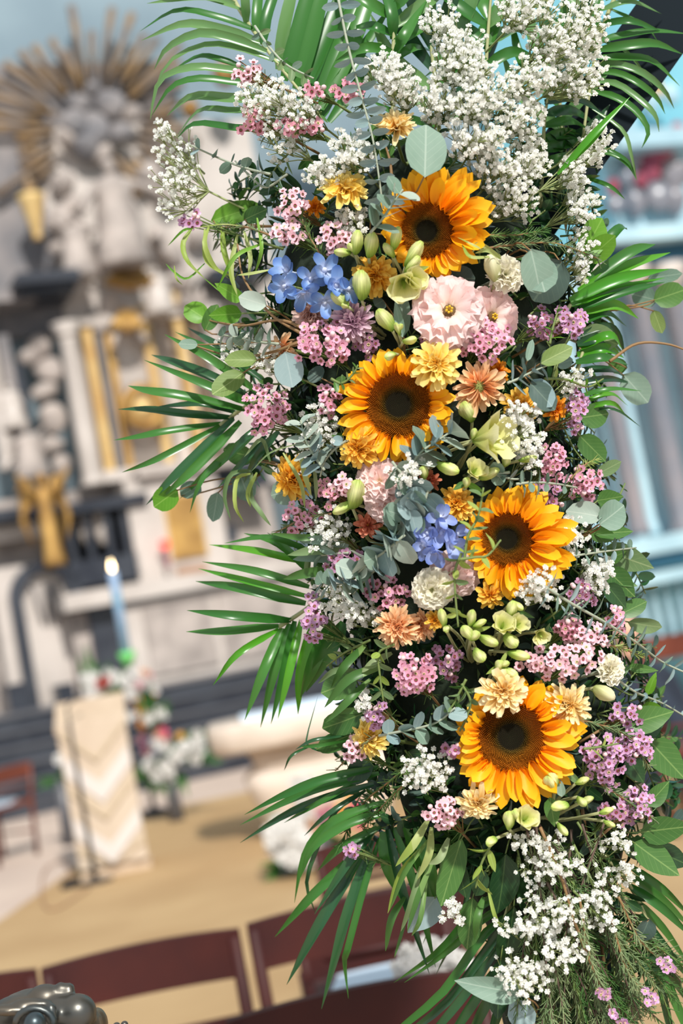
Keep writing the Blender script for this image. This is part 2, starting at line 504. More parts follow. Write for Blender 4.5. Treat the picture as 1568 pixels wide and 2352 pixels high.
def figure(name, label, bx, by, h, off, mat, arms=((.9, .9), (-.8, .8)), fat=1.0, wings=False, cat='statue'):
    m, k = A.frame(bx, by, off)
    hh = h * k
    t = thing(name, label, cat, m.translation)
    mb = MB()
    mb.lathe([(.19 * fat, 0), (.2 * fat, .05), (.16 * fat, .3), (.15 * fat, .5), (.13 * fat, .6), (.155 * fat, .74), (.13 * fat, .8), (.05, .84), (.045, .87)], 20, 0, m @ Matrix.Scale(hh, 4), lobes=7, amp=.09, sy=.75, fold=6)
    mb.ball((0, -.01, .93), .068, 12, 8, 0, (.85, .95, 1.15), m @ Matrix.Scale(hh, 4))
    mb.ball((0, .025, .955), .062, 10, 6, 0, (1, 1, 1), m @ Matrix.Scale(hh, 4))
    for (ax, az), sgn in zip(arms, (1, -1)):
        q = [m @ (V(p) * hh) for p in ((sgn * .12, 0, .77), (sgn * .12 + ax * .16, -.06, .77 + (az - .75) * .5), (sgn * .12 + ax * .3, -.12, az))]
        mb.tube(smooth_line(q, 6), .05 * hh, .03 * hh, 8)
        mb.ball(q[-1], .034 * hh, 8, 5)
    put(mb, 'body', mat, t)
    if wings:
        for sgn in (1, -1):
            for j in range(5):
                q = [m @ (V(p) * hh) for p in ((sgn * .08, .08, .76), (sgn * (.17 + .02 * j), .1, .98 - .1 * j), (sgn * (.26 - .02 * j), .1, .84 - .14 * j))]
                mb = MB(); mb.tube(smooth_line(q, 5), .05 * hh, .015 * hh, 5); put(mb, 'wing_feather', mat, t)
    return t
figure('robed_statue', 'large pale robed statue standing beneath the sunburst', 290, 612, 255, 1.1, M['stone'], ((1.0, .62), (-.7, .5)), 1.25)
figure('bust_statue', 'white statue standing in the dark niche by the columns', 36, 985, 105, .7, M['marble'], ((.3, .5), (-.3, .5)), 1.5)
figure('kneeling_statue', 'pale stone statue below the dark niche', 78, 1100, 125, .9, M['stone'], ((.9, .95), (-.9, .6)), 1.6)
figure('seated_statue', 'grey stone statue perched on the black cornice', 190, 640, 150, 1.0, M['stone'], ((1.1, .7), (-.9, .9)), 1.5)
figure('leaning_statue', 'pale statue reclining over the white cornice', 372, 722, 110, .9, M['marble'], ((1.2, .7), (-1.1, .6)), 1.7)
figure('gilded_angel', 'gilded angel with raised arms fixed to the black pedestal', 128, 1300, 215, 1.7, M['gold'], ((.45, .98), (-.45, .98)), .55, True)
mb = MB(); A.box(mb, 30, 985, 150, 92, .2, .45)
tag(put(mb, 'dark_niche', M['black'], alt, False))
def cloud(label, spots, off, mat):
    t = thing('stone_cloud', label, 'ornament', A.pt(spots[0][0], spots[0][1], off))
    for x, y, r_ in spots:
        m, k = A.frame(x, y, off)
        mb = MB(); mb.ball(m.translation, r_ * k, 14, 10, 0, (1, .6, .85)); wiggle(mb, .12 * r_ * k / .2, 2.2)
        put(mb, 'billow', M['stone'] if mat is M['greystone'] and int(x) % 3 == 0 else mat, t)
cloud('swirling grey stone clouds around the heart of the sunburst', [(214, 291, 40), (170, 280, 30), (250, 240, 34), (196, 330, 36), (275, 300, 34), (150, 320, 24), (240, 345, 30), (185, 240, 26), (300, 260, 24), (215, 205, 26)], .55, M['greystone'])
cloud('pale stone cherubs and garlands beside the robed statue', [(140, 420, 34), (170, 470, 30), (130, 500, 36), (180, 540, 34), (150, 580, 30), (350, 400, 34), (385, 450, 30), (360, 540, 32), (395, 580, 36), (420, 640, 36), (455, 540, 30)], .5, M['stone'])
cloud('stone scrollwork beside the white column', [(90, 800, 30), (110, 850, 34), (100, 905, 30), (125, 960, 32), (120, 1020, 34), (145, 1070, 28), (70, 820, 24), (60, 1040, 26)], .5, M['stone'])
cloud('stone scrollwork across the top of the niche', [(430, 700, 34), (480, 690, 30), (250, 700, 28), (232, 745, 22), (330, 780, 24)], .6, M['stone'])
# gilded urn with a flame
m, k = A.frame(88, 550, .9)
t = thing('urn', 'tall gilded urn with a carved flame on the left pier', 'ornament', m.translation)
t['label'] = 'tall pale gilded urn topped by a carved flame'
mb = MB(); mb.lathe([(14 * k, 0), (9 * k, 8 * k), (12 * k, 20 * k), (30 * k, 95 * k), (33 * k, 104 * k), (20 * k, 108 * k)], 14, 0, m); put(mb, 'bowl', M['goldpale'], t)
mb = MB(); mb.lathe([(10 * k, 108 * k), (15 * k, 122 * k), (8 * k, 140 * k), (1 * k, 156 * k)], 10, 0, m, lobes=3, amp=.2); put(mb, 'carved_flame', M['oldgold'], t)
for i, (x, y, s_) in enumerate(((306, 430, 36), (520, 170, 50), (440, 250, 40))):
    m, k = A.frame(x, y + s_ / 2, 1.0)
    mb = MB(); mb.lathe([(s_ * .3 * k, 0), (s_ * .5 * k, s_ * .3 * k), (s_ * .5 * k, s_ * .75 * k), (s_ * .2 * k, s_ * k)], 12, 0, m, lobes=6, amp=.12)
    put(mb, 'gilded_boss', M['gold'], alt)

# the high altar: slab, block, tabernacle, lamp
ha = thing('high_altar', 'white marble high altar with a long slab and carved block', 'altar', A.pt(450, 1500, 1.5))
mb = MB(); a, z, k = A.at(430, 1345, 1.7)
mb.box(a - 285 * k, a + 500 * k, -1.7, -.4, z - 12 * k, z + 26 * k, 0, A.M); put(mb, 'altar_slab', M['marble'], ha, False)
mb = MB(); mb.box(a - 150 * k, a + 480 * k, -1.55, -.5, STEP, z - 20 * k, 0, A.M); put(mb, 'altar_block', M['marble'], ha, False)
mb = MB(); mb.box(a - 150 * k, a + 480 * k, -1.6, -.5, z - 20 * k, z - 12 * k, 0, A.M); put(mb, 'slab_shadow_strip', M['blackstep'], ha, False)  # dark strip drawn as the shade under the slab
mb = MB(); mb.box(a - 225 * k, a - 152 * k, -1.4, -.5, STEP, z - 14 * k, 0, A.M); put(mb, 'end_pier', M['black'], ha, False)
mb = MB(); mb.box(a - 265 * k, a - 226 * k, -1.3, -.5, STEP, z - 14 * k, 0, A.M); put(mb, 'end_block', M['stone'], ha, False)
for dx in (20, 200, 380):
    mb = MB(); mb.box(a + (dx - 130) * k, a + (dx + 30) * k, -1.6, -1.5, STEP + .12, z - 34 * k, 0, A.M); put(mb, 'carved_panel', M['stone'], ha, False)
tb = thing('tabernacle', 'white marble tabernacle with a gilded door on the altar slab', 'tabernacle', A.pt(420, 1300, 1.0))
mb = MB(); A.box(mb, 432, 1335, 250, 220, .4, 1.1); put(mb, 'cabinet', M['marble'], tb, False)
mb = MB(); A.box(mb, 438, 1278, 142, 76, 1.0, 1.16); o = put(mb, 'door', M['gold'], tb, False)
mb = MB(); A.box(mb, 438, 1280, 150, 86, .95, 1.13); put(mb, 'door_frame', M['goldpale'], tb, False)
mb = MB(); A.box(mb, 450, 1345, 46, 74, .95, 1.17); put(mb, 'lower_panel', M['brownpanel'], tb, False)
mb = MB(); A.box(mb, 436, 1082, 20, 240, .4, 1.25); put(mb, 'cornice', M['stone'], tb, False)
m, k = A.frame(381, 1272, 1.3)
t = thing('sanctuary_lamp', 'small glowing red sanctuary lamp beside the tabernacle', 'lamp', m.translation)
mb = MB(); mb.lathe([(7 * k, 10 * k), (10 * k, 14 * k), (11 * k, 28 * k), (8 * k, 32 * k)], 12, 0, m); put(mb, 'glass', M['redlamp'], t)
mb = MB(); mb.lathe([(8 * k, -30 * k), (5 * k, -26 * k), (4 * k, 4 * k), (8 * k, 10 * k)], 12, 0, m); put(mb, 'holder', M['redpaint'], t)

# paschal candle on its stand
cb, ct = P(290, 1497, 13.0), P(257, 1312, 13.0)
ct = V((cb.x, cb.y, ct.z))
t = thing('tall_candle', 'tall pale blue candle burning above the lectern flowers', 'candle', cb)
mb = MB(); hh = ct.z - cb.z; mb.lathe([(.044, 0), (.044, hh * .97), (.036, hh), (.013, hh - .01)], 16, 0, Matrix.Translation(cb)); put(mb, 'wax', M['candle'], t)
mb = MB(); mb.lathe([(.008, 0), (.022, .03), (.017, .06), (.003, .11)], 10, 0, Matrix.Translation(ct)); put(mb, 'flame', M['flame'], t)
mb = MB(); mb.tube([ct, ct + V((0, 0, .03))], .004); put(mb, 'wick', M['iron'], t)
g = V((cb.x, cb.y, 0))
t = thing('candle_stand', 'slender iron stand carrying the tall blue candle', 'stand', g)
mb = MB(); mb.lathe([(.2, 0), (.19, .03), (.04, .08)], 18, 0, Matrix.Translation(g)); put(mb, 'base', M['iron'], t)
mb = MB(); mb.lathe([(.022, .05), (.022, cb.z - .12)], 10, 0, Matrix.Translation(g)); put(mb, 'pole', M['iron'], t)
mb = MB(); mb.lathe([(.02, cb.z - .14), (.07, cb.z - .06), (.08, cb.z - .0), (.05, cb.z - .01)], 16, 0, Matrix.Translation(g)); put(mb, 'cup', M['green_bright'], t)

# ---------------------------------------------------------------- lectern, microphone, floor box
lb = FL(268, 2012)
dl = (lb - CAM).dot(fw)
lw = 150 * dl / F
rot = Matrix.Translation(lb) @ Matrix.Rotation(math.radians(8), 4, 'Z')
lh = 1.13
t = thing('lectern', 'pale wooden lectern standing on the sand coloured carpet', 'lectern', lb)
mb = MB(); mb.box(-lw / 2, lw / 2, 0, .36, .03, lh - .06, 0, rot); put(mb, 'body', M['lightwood'], t, False)
mb = MB(); mb.add([rot @ V(p) for p in ((-lw * .55, -.04, lh - .1), (lw * .55, -.04, lh - .1), (lw * .55, .44, lh + .06), (-lw * .55, .44, lh + .06), (-lw * .55, -.04, lh - .06), (lw * .55, -.04, lh - .06), (lw * .55, .44, lh + .1), (-lw * .55, .44, lh + .1))], [(0, 3, 2, 1), (4, 5, 6, 7), (0, 1, 5, 4), (1, 2, 6, 5), (2, 3, 7, 6), (3, 0, 4, 7)]); put(mb, 'slanted_top', M['lightwood'], t, False)
mb = MB(); mb.box(-lw * .54, lw * .54, -.03, .4, 0, .04, 0, rot); put(mb, 'plinth', M['lightwood'], t, False)
c = thing('lectern_cloth', 'cream cloth with white chevron bands hanging over the lectern', 'cloth', rot @ V((0, -.03, lh)))
mb = MB()
N = 12
def cz(u, v): return -.045 - .008 * math.sin(u * 9 + v * 3)
mb.add([rot @ V((lw * .52 * (2 * i / N - 1), cz(i / N * 2, j), lh - .03 - (lh - .12) * j / 10)) for j in range(11) for i in range(N + 1)], [(j * (N + 1) + i, (j + 1) * (N + 1) + i, (j + 1) * (N + 1) + i + 1, j * (N + 1) + i + 1) for j in range(10) for i in range(N)])
put(mb, 'panel', M['cloth'], c)
for zc, mt, hb in ((.74, 'satin', .14), (.62, 'satingold', .05), (.32, 'satin', .13), (.2, 'satingold', .05), (1.02, 'satingold', .04)):
    mb = MB()
    vs = []
    for x_ in (-1, 0, 1):
        zz = zc - (.22 if x_ == 0 else 0)
        for dz in (0, hb):
            for yy in (-.064, -.05):
                vs.append(rot @ V((x_ * lw * .5, yy, max(.09, zz + dz))))
    fs = []
    for i in (0, 4):
        fs += [(i, i + 4, i + 6, i + 2), (i + 1, i + 3, i + 7, i + 5), (i + 2, i + 6, i + 7, i + 3), (i, i + 1, i + 5, i + 4)]
    mb.add(vs, fs); put(mb, 'chevron_band', M[mt], c, False)
pb_, ptop = FL(222, 2030), P(152, 1625, dl - .25)
ptop = V((pb_.x, pb_.y, ptop.z))
t = thing('microphone_stand', 'thin black microphone stand before the cream lectern cloth', 'microphone stand', pb_)
mb = MB(); mb.lathe([(.13, 0), (.12, .02), (.03, .035)], 20, 0, Matrix.Translation(pb_)); put(mb, 'base', M['iron'], t)
mb = MB(); mb.tube([pb_ + V((0, 0, .03)), pb_ + V((0, 0, .75)), ptop], .014, .009, 8); put(mb, 'pole', M['iron'], t)
mb = MB(); mb.tube([ptop, ptop + V((.06, .12, .05))], .006, .006, 6); mb.ball(ptop + V((.07, .14, .06)), .022, 10, 8); put(mb, 'microphone', M['iron'], t)
q = FL(165, 2042)
t = thing('floor_box', 'small black socket box lying by the microphone stand', 'box', q)
mb = MB(); mb.box(q.x - .06, q.x + .06, q.y - .05, q.y + .05, .012, .05); mb.box(q.x - .04, q.x + .04, q.y - .03, q.y + .03, .05, .065); put(mb, 'housing', M['iron'], t, False)
mb = MB(); mb.tube(smooth_line([FL(165, 2035, .02), FL(150, 1980, .02), FL(105, 1995, .02), FL(95, 2050, .02), FL(120, 2090, .02), FL(205, 2040, .03)], 24), .006, n=5)
tag(mb.build('cable', M['brownpanel']), 'thin looped cable on the carpet beside the black socket box', 'cable')

# ---------------------------------------------------------------- stone altar table
q = P(760, 1910, 10.3); q.z = 0
rot = Matrix.Translation(q) @ Matrix.Rotation(math.radians(6), 4, 'Z')
t = thing('stone_table', 'massive pale stone altar table with a bulging pedestal', 'table', q)
ztop = P(560, 1660, 10.0).z
mb = MB()
prof = [(.75, ztop - .2), (.78, ztop - .17), (.8, ztop - .03), (.77, ztop)]
def sq(mb, prof, sx, sy):
    n = 28; vs = []
    for r_, z in prof:
        for j in range(n):
            a = 2 * PI * j / n
            ca, sa = math.cos(a), math.sin(a)
            f_ = 1 / max(1e-6, (abs(ca) ** 6 + abs(sa) ** 6) ** (1 / 6))
            vs.append(rot @ V((ca * f_ * r_ * sx, sa * f_ * r_ * sy, z)))
    k = len(prof)
    fs = [(i * n + j, i * n + (j + 1) % n, (i + 1) * n + (j + 1) % n, (i + 1) * n + j) for i in range(k - 1) for j in range(n)] + [tuple(range(n - 1, -1, -1)), tuple((k - 1) * n + j for j in range(n))]
    mb.add(vs, fs)
sq(mb, prof, .95, .6); put(mb, 'slab', M['lightwood'] if False else plain('cream_stone', rgb(222, 208, 194), .7, c2=rgb(204, 188, 172), scale=3, bump=.2), t)
M['cream'] = bpy.data.materials['cream_stone']
mb = MB(); sq(mb, [(.46, 0), (.48, .08), (.5, .22), (.56, .36), (.58, .45), (.52, .5)], .95, .6); put(mb, 'bulging_base', M['cream'], t)
mb = MB(); sq(mb, [(.5, .5), (.48, .55), (.54, ztop - .2)], .95, .6); put(mb, 'neck', M['brownpanel'] if False else M['cream'], t)
mb = MB(); mb.box(-.5, .3, -.2, .25, ztop, ztop + .03, 0, rot); mb.box(-.2, .2, -.1, .15, ztop + .03, ztop + .05, 0, rot)
tag(mb.build('altar_cloth', M['paper'], smooth=False), 'folded pale blue cloth lying on the stone altar table', 'cloth')

# ---------------------------------------------------------------- chairs
def chair(label, px, py, d, wd, mat, yaw=0.0, zseat=.45, deep=.42, group='church chairs', rail=.118, slats=True):
    top = P(px, py, d)
    zt = top.z
    base = V((top.x, top.y, 0))
    R_ = Matrix.Translation(base) @ Matrix.Rotation(math.radians(yaw), 4, 'Z')
    t = thing('wooden_chair', label, 'chair', base, group)
    h = wd / 2
    mb = MB()
    vs = []; N = 8
    for i in range(N + 1):
        u = 2 * i / N - 1
        for z in (zt - rail, zt - .006 + .006 * (1 - u * u)):
            for y in (.0, .022):
                vs.append(R_ @ V((u * h, y - .03 * (1 - u * u) * -1 - .015, z)))
    fs = []
    for i in range(N):
        a, b = i * 4, i * 4 + 4
        fs += [(a, b, b + 2, a + 2), (a + 1, a + 3, b + 3, b + 1), (a + 2, b + 2, b + 3, a + 3), (a, a + 1, b + 1, b)]
    fs += [(0, 2, 3, 1), (N * 4, N * 4 + 1, N * 4 + 3, N * 4 + 2)]
    mb.add(vs, fs); put(mb, 'top_rail', mat, t, False)
    for s_ in (-1, 1):
        mb = MB(); mb.tube([R_ @ V(p) for p in ((s_ * (h - .018), .06, 0), (s_ * (h - .016), .03, zseat), (s_ * (h - .014), -.012, zt - .02))], .02, .016, 8); put(mb, 'post', mat, t)
        mb = MB(); mb.tube([R_ @ V(p) for p in ((s_ * (h - .02), deep, 0), (s_ * (h - .02), deep, zseat))], .017, .02, 8); put(mb, 'leg', mat, t)
        mb = MB(); mb.tube([R_ @ V(p) for p in ((s_ * (h - .02), .05, .2), (s_ * (h - .02), deep, .2))], .011, .011, 6); put(mb, 'stretcher', mat, t)
    mb = MB(); mb.box(-h, h, .02, deep + .03, zseat - .02, zseat + .015, 0, R_); put(mb, 'seat', mat, t, False)
    mb = MB(); mb.tube([R_ @ V((-h + .02, .01, zseat + .14)), R_ @ V((h - .02, .01, zseat + .14))], .012, .012, 6); put(mb, 'lower_rail', mat, t)
    return t, R_
chair('dark red wooden chair whose back stands behind the bronze head', 322, 2172, 3.4, .475, M['wood'], 5)
chair('dark red wooden chair with its back under the drooping palm fronds', 792, 2070, 3.4, .48, M['wood'], 5)
chair('reddish wooden chair cut off at the picture edge by the bronze head', -146, 2265, 3.4, .475, M['wood'], 5)
chair('dark wooden chair nearest the camera, only its top rail showing', 815, 2275, 2.55, .47, M['wood'], 4)
chair('dark red wooden chair in front of the white flower ball', 880, 1915, 4.9, .5, M['wood'], 4)
_, R_ = chair('dark wooden chair holding a folded white sheet on its seat', 860, 2118, 3.86, .44, M['wood'], 6)
mb = MB()
vs = [R_ @ V(p) for p in ((-.16, .06, .467), (.1, .04, .467), (.14, .3, .467), (-.1, .34, .467), (-.16, .06, .474), (.1, .04, .474), (.14, .3, .474), (-.1, .34, .474))]
mb.add(vs, [(0, 3, 2, 1), (4, 5, 6, 7), (0, 1, 5, 4), (1, 2, 6, 5), (2, 3, 7, 6), (3, 0, 4, 7)])
tag(mb.build('folded_sheet', M['paper'], smooth=False), 'folded pale sheet lying on the dark chair seat', 'paper')
_, R_ = chair('red brown wooden chair beside the lectern with papers on it', 20, 1760, 11.6, .5, M['redwood'], 62)
for i, (x_, y_) in enumerate(((-.1, .12), (.1, .25))):
    mb = MB(); mb.box(x_ - .1, x_ + .12, y_ - .08, y_ + .1, .466, .478 + .008 * i, 0, R_)
    tag(mb.build('paper_sheet', M['paper'], smooth=False), ('white paper sheet near the back of the red brown chair', 'white paper sheet at the front of the red brown chair')[i], 'paper')
chair('orange brown wooden chair at the far side behind the blue eucalyptus stem', 1560, 1455, 7.5, .5, M['redwood'], -20)

# ---------------------------------------------------------------- blurred flowers in the church
def dome_mesh(name, mat, npet=7, rows=3):
    mb = MB()
    for r_ in range(rows):
        for j in range(npet):
            a = 2 * PI * (j + .5 * r_) / npet
            el = .25 + .45 * r_
            L = 1 - .25 * r_
            d = V((math.cos(a) * math.cos(el), math.sin(a) * math.cos(el), math.sin(el)))
            s_ = V((-math.sin(a), math.cos(a), 0))
            n_ = d.cross(s_)
            o = d * .1
            mb.add([o, d * L * .55 + s_ * .32 * L - n_ * .05, d * L, d * L * .55 - s_ * .32 * L - n_ * .05], [(0, 1, 2, 3)])
    return mesh(name, mb.v, mb.f, mat)
BG = {k: dome_mesh('bg_' + k, M['b_' + k]) for k in ('white', 'pink', 'yellow', 'peach', 'orange', 'red', 'blue', 'rose')}
def bg_leaf():
    mb = MB()
    mb.add([V((0, 0, 0)), V((.09, .4, .03)), V((0, 1, 0)), V((-.09, .4, .03)), V((0, .45, 0))], [(0, 1, 4), (1, 2, 4), (2, 3, 4), (3, 0, 4)])
    return mesh('bg_leaf', mb.v, mb.f, M['green_bg'])
BGL = bg_leaf()
def arrangement(name, label, x, y, d, spots, leaves, floor=True, group=None):
    b = P(x, y, d)
    t = thing(name, label, 'flowers', b, group)
    q = random.Random(x)
    for col, fx, fy, r_, cnt in spots:
        for i in range(cnt):
            a, rad = q.uniform(0, 2 * PI), math.sqrt(q.random()) * r_
            p = P(fx + math.cos(a) * rad, fy + math.sin(a) * rad, d - q.uniform(0, .15))
            link('blossom', BG[col], t, frame(p, nrm(q.uniform(-.5, .5), q.uniform(-.2, .8)), q.uniform(0, 6), q.uniform(.8, 1.15) * (.5 * r_ if cnt == 1 else min(17, .62 * r_)) * d / F * (2 if cnt == 1 else 1)))
    for (ax, ay, bx, by, cnt) in leaves:
        for i in range(cnt):
            p = P(ax + q.uniform(-20, 20), ay + q.uniform(-10, 10), d + q.uniform(0, .12))
            tt = P(bx + q.uniform(-45, 45), by + q.uniform(-25, 25), d + q.uniform(-.1, .1))
            link('leaf', BGL, t, fit(p, tt, (tt - p).length, nrm(q.uniform(-.5, .5), q.uniform(-.5, .5))))
    mb = MB()
    foot = V((b.x, b.y, 0)) if floor else b
    mb.tube([b + V((0, .05, .0)), foot + V((0, .05, 0.01))], .05, .07, 8)
    put(mb, 'vase', M['blackstep'], t)
    return t
arrangement('flower_arrangement', 'large mixed flower arrangement on the steps behind the lectern', 380, 1740, 12.2,
    [('orange', 310, 1612, 14, 1), ('orange', 345, 1606, 14, 1), ('orange', 332, 1637, 12, 1), ('orange', 320, 1672, 17, 1), ('pink', 384, 1668, 20, 1), ('white', 356, 1655, 24, 5), ('peach', 368, 1698, 16, 3), ('yellow', 412, 1698, 15, 1),
     ('rose', 330, 1715, 22, 4), ('white', 440, 1715, 30, 9), ('white', 380, 1745, 46, 14), ('white', 300, 1655, 18, 3), ('blue', 350, 1712, 24, 4), ('white', 410, 1740, 20, 5), ('rose', 330, 1690, 14, 2)],
    [(380, 1740, 480, 1730, 14), (380, 1740, 370, 1790, 16), (340, 1680, 365, 1620, 14), (390, 1740, 310, 1780, 10), (400, 1720, 460, 1690, 10), (360, 1770, 350, 1812, 14), (400, 1775, 410, 1812, 14)])
arrangement('gladiolus_arrangement', 'tall white and red gladioli rising above the lectern top', 270, 1700, 11.6,
    [('white', 206, 1548, 18, 9), ('white', 210, 1582, 20, 9), ('red', 238, 1566, 16, 7), ('white', 258, 1556, 18, 8), ('white', 300, 1560, 20, 9), ('white', 304, 1592, 18, 8), ('rose', 328, 1560, 18, 5), ('white', 350, 1560, 14, 4), ('peach', 326, 1545, 12, 3), ('white', 362, 1590, 12, 3)],
    [(230, 1610, 200, 1510, 4), (240, 1610, 225, 1500, 4), (262, 1610, 256, 1520, 3), (345, 1640, 350, 1580, 7)])
arrangement('low_flower_arrangement', 'low green arrangement with one white bloom beside the lectern', 135, 1790, 12.0,
    [('white', 140, 1752, 18, 8)], [(140, 1790, 110, 1800, 12), (140, 1790, 150, 1770, 10)])
arrangement('table_flowers', 'blurred mixed blossoms at the foot of the stone table', 740, 1930, 8.8,
    [('white', 690, 1800, 32, 12), ('white', 700, 1860, 26, 8), ('peach', 690, 1880, 24, 6), ('rose', 745, 1870, 26, 8), ('blue', 748, 1890, 14, 3), ('pink', 812, 1870, 30, 6), ('yellow', 790, 1850, 24, 5), ('peach', 720, 1900, 24, 5), ('pink', 790, 1885, 20, 4)],
    [(700, 1900, 640, 1880, 10), (740, 1900, 740, 1850, 12), (760, 1920, 800, 1960, 10)])
arrangement('white_flower_ball', 'round mass of small white flowers before the stone table', 660, 1990, 8.5,
    [('white', 660, 1925, 48, 90), ('white', 690, 1955, 34, 40)], [(660, 1985, 620, 2005, 16), (680, 1985, 700, 2000, 16), (660, 1985, 650, 2000, 12)])
arrangement('chair_flowers', 'blurred bunch of white flowers tied to the chair end', 1010, 2300, 2.75,
    [('white', 960, 2225, 58, 70), ('white', 1040, 2240, 60, 80), ('white', 1030, 2310, 60, 80), ('white', 1000, 2190, 40, 30), ('white', 1090, 2300, 60, 50)], [(1020, 2320, 960, 2300, 6)])

# ---------------------------------------------------------------- the side altar
t = thing('side_altar', 'blue tinged side altar with a painted relief and marble columns', 'altar', B_.pt(1500, 1400, .3))
def bx_(name, bx, by, h, wd, o0, o1, mt):
    mb = MB(); B_.box(mb, bx, by, h, wd, o0, o1); return put(mb, name, M[mt], t, False)
bx_('shelf', 1545, 545, 34, 330, .1, .9, 'daylitstone')
bx_('dark_entablature', 1545, 600, 56, 330, .1, .7, 'tealband')
bx_('cornice', 1560, 330, 40, 330, .1, .6, 'daylitstone')
bx_('relief_panel', 1550, 512, 190, 320, .05, .2, 'daylitstone')
bx_('lower_panel', 1560, 1280, 680, 420, .05, .2, 'daylitstone')
for bx, wd, mt in ((1572, 56, 'greymarble'), (1500, 26, 'daylitstone'), (1655, 60, 'greymarble'), (1470, 40, 'greymarble')):
    m, k = B_.frame(bx, 1230, .6)
    mb = MB(); r_ = wd * k / 2; hh = 640 * k
    mb.lathe([(r_ * 1.3, 0), (r_ * 1.3, .08), (r_, .16), (r_ * .9, hh * .88), (r_ * 1.0, hh * .9)], 18, 0, m); o = put(mb, 'column', M[mt], t)
    mb = MB(); mb.lathe([(r_ * .9, hh * .9), (r_ * 1.3, hh * .96), (r_ * 1.5, hh * 1.0)], 18, 0, m, lobes=8, amp=.08); put(mb, 'capital', M['marble'], o)
bx_('pedestal', 1560, 1262, 40, 300, .1, 1.0, 'daylitstone')
bx_('dark_band', 1560, 1295, 28, 300, .1, .95, 'tealband')
for i in range(9):
    m, k = B_.frame(1400 + 30 * i, 1470, .8)
    mb = MB(); mb.lathe([(9 * k, 0), (6 * k, 10 * k), (10 * k, 50 * k), (6 * k, 100 * k), (9 * k, 150 * k)], 10, 0, m); put(mb, 'baluster', M['daylitstone'], t)
bx_('rail', 1560, 1330, 26, 330, .5, 1.0, 'daylitstone')
bx_('plinth', 1560, 1500, 34, 330, .5, 1.0, 'greymarble')
def relief(name, label, spots, mt, off=.35):
    r__ = thing(name, label, 'carving', B_.pt(spots[0][0], spots[0][1], off))
    for x, y, r_ in spots:
        m, k = B_.frame(x, y, off)
        mb = MB(); mb.ball(m.translation, r_ * k, 12, 8, 0, (1, .5, 1.25)); wiggle(mb, .05, 3); put(mb, 'drapery', M[mt], r__)
relief('painted_drapery', 'dull red carved drapery on the blue tinged side altar relief', [(1500, 355, 26), (1525, 340, 24), (1490, 385, 24), (1475, 415, 16), (1555, 320, 22), (1410, 425, 14), (1560, 300, 18)], 'redpaint')
relief('carved_figures', 'pale carved figures on the blue tinged side altar relief', [(1450, 360, 26), (1440, 410, 24), (1545, 400, 36), (1510, 450, 32), (1460, 470, 30), (1415, 470, 22), (1550, 460, 30), (1430, 330, 16)], 'greymarble')
relief('gilded_finial', 'small gold finial above the blue tinged side altar', [(1502, 178, 13), (1510, 205, 16)], 'goldpale')
relief('grey_finial', 'grey stone scrolls above the side altar cornice', [(1540, 215, 24), (1490, 240, 20), (1440, 280, 22)], 'daylitstone')
# seated visitor, half hidden behind the leaves
hp = P(1436, 1452, 9.0)
g = V((hp.x, hp.y, 0))
t = thing('person', 'seated person in dark clothes mostly hidden behind the greenery', 'person', g)
def skin_body(name, joints, edges, mat, parent):
    me = bpy.data.meshes.new(name)
    me.from_pydata([tuple(WM[parent.name].inverted() @ V(j[0])) for j in joints], edges, [])
    me.materials.append(mat)
    o = link(name, me, parent, WM[parent.name])
    md = o.modifiers.new('skin', 'SKIN')
    for v_, j in zip(me.skin_vertices[0].data, joints):
        v_.radius = (j[1], j[1])
    me.skin_vertices[0].data[0].use_root = True
    sdv = o.modifiers.new('sub', 'SUBSURF'); sdv.levels = sdv.render_levels = 2
    return o
hz = hp.z
def J(x, y, z): return (g.x + x, g.y + y, z)
sh = hz - .28
joints = [(J(.05, 0, .52), .15), (J(.03, 0, .75), .14), (J(.0, 0, sh), .15), (J(0, 0, sh + .12), .06), (J(-.2, 0, sh - .02), .07), (J(-.26, -.05, sh - .3), .055), (J(-.1, -.28, sh - .36), .045), (J(.2, 0, sh - .02), .07), (J(.26, -.05, sh - .3), .055), (J(.1, -.28, sh - .36), .045),
          (J(-.1, -.4, .5), .085), (J(-.1, -.42, .08), .06), (J(.13, -.4, .5), .085), (J(.13, -.42, .08), .06), (J(-.1, -.55, .05), .04), (J(.13, -.55, .05), .04)]
skin_body('body', joints, [(0, 1), (1, 2), (2, 3), (2, 4), (4, 5), (5, 6), (2, 7), (7, 8), (8, 9), (0, 10), (10, 11), (0, 12), (12, 13), (11, 14), (13, 15)], M['darkcloth'], t)
mb = MB(); mb.ball(V(J(0, 0, hz)), .105, 16, 12, 0, (.8, .95, 1.15)); mb.ball(V(J(0, -.105, hz - .01)), .02, 8, 6); mb.tube([V(J(0, 0, sh + .1)), V(J(0, 0, hz - .06))], .055, .055, 10); put(mb, 'head', M['skin'], t)
mb = MB(); mb.ball(V(J(0, .025, hz + .035)), .108, 14, 10, 0, (.85, .92, 1.05)); put(mb, 'hair', M['iron'], t)
mb = MB(); mb.box(-.23, .23, -.26, .24, .40, .44, 0, Matrix.Translation(g)); 
for sx in (-1, 1):
    for sy in (-1, 1): mb.box(sx * .2 - .02, sx * .2 + .02, sy * .2 - .02, sy * .2 + .02, 0, .4, 0, Matrix.Translation(g))
tag(mb.build('stool', M['redwood'], smooth=False), 'wooden stool under the seated person in dark clothes', 'stool')

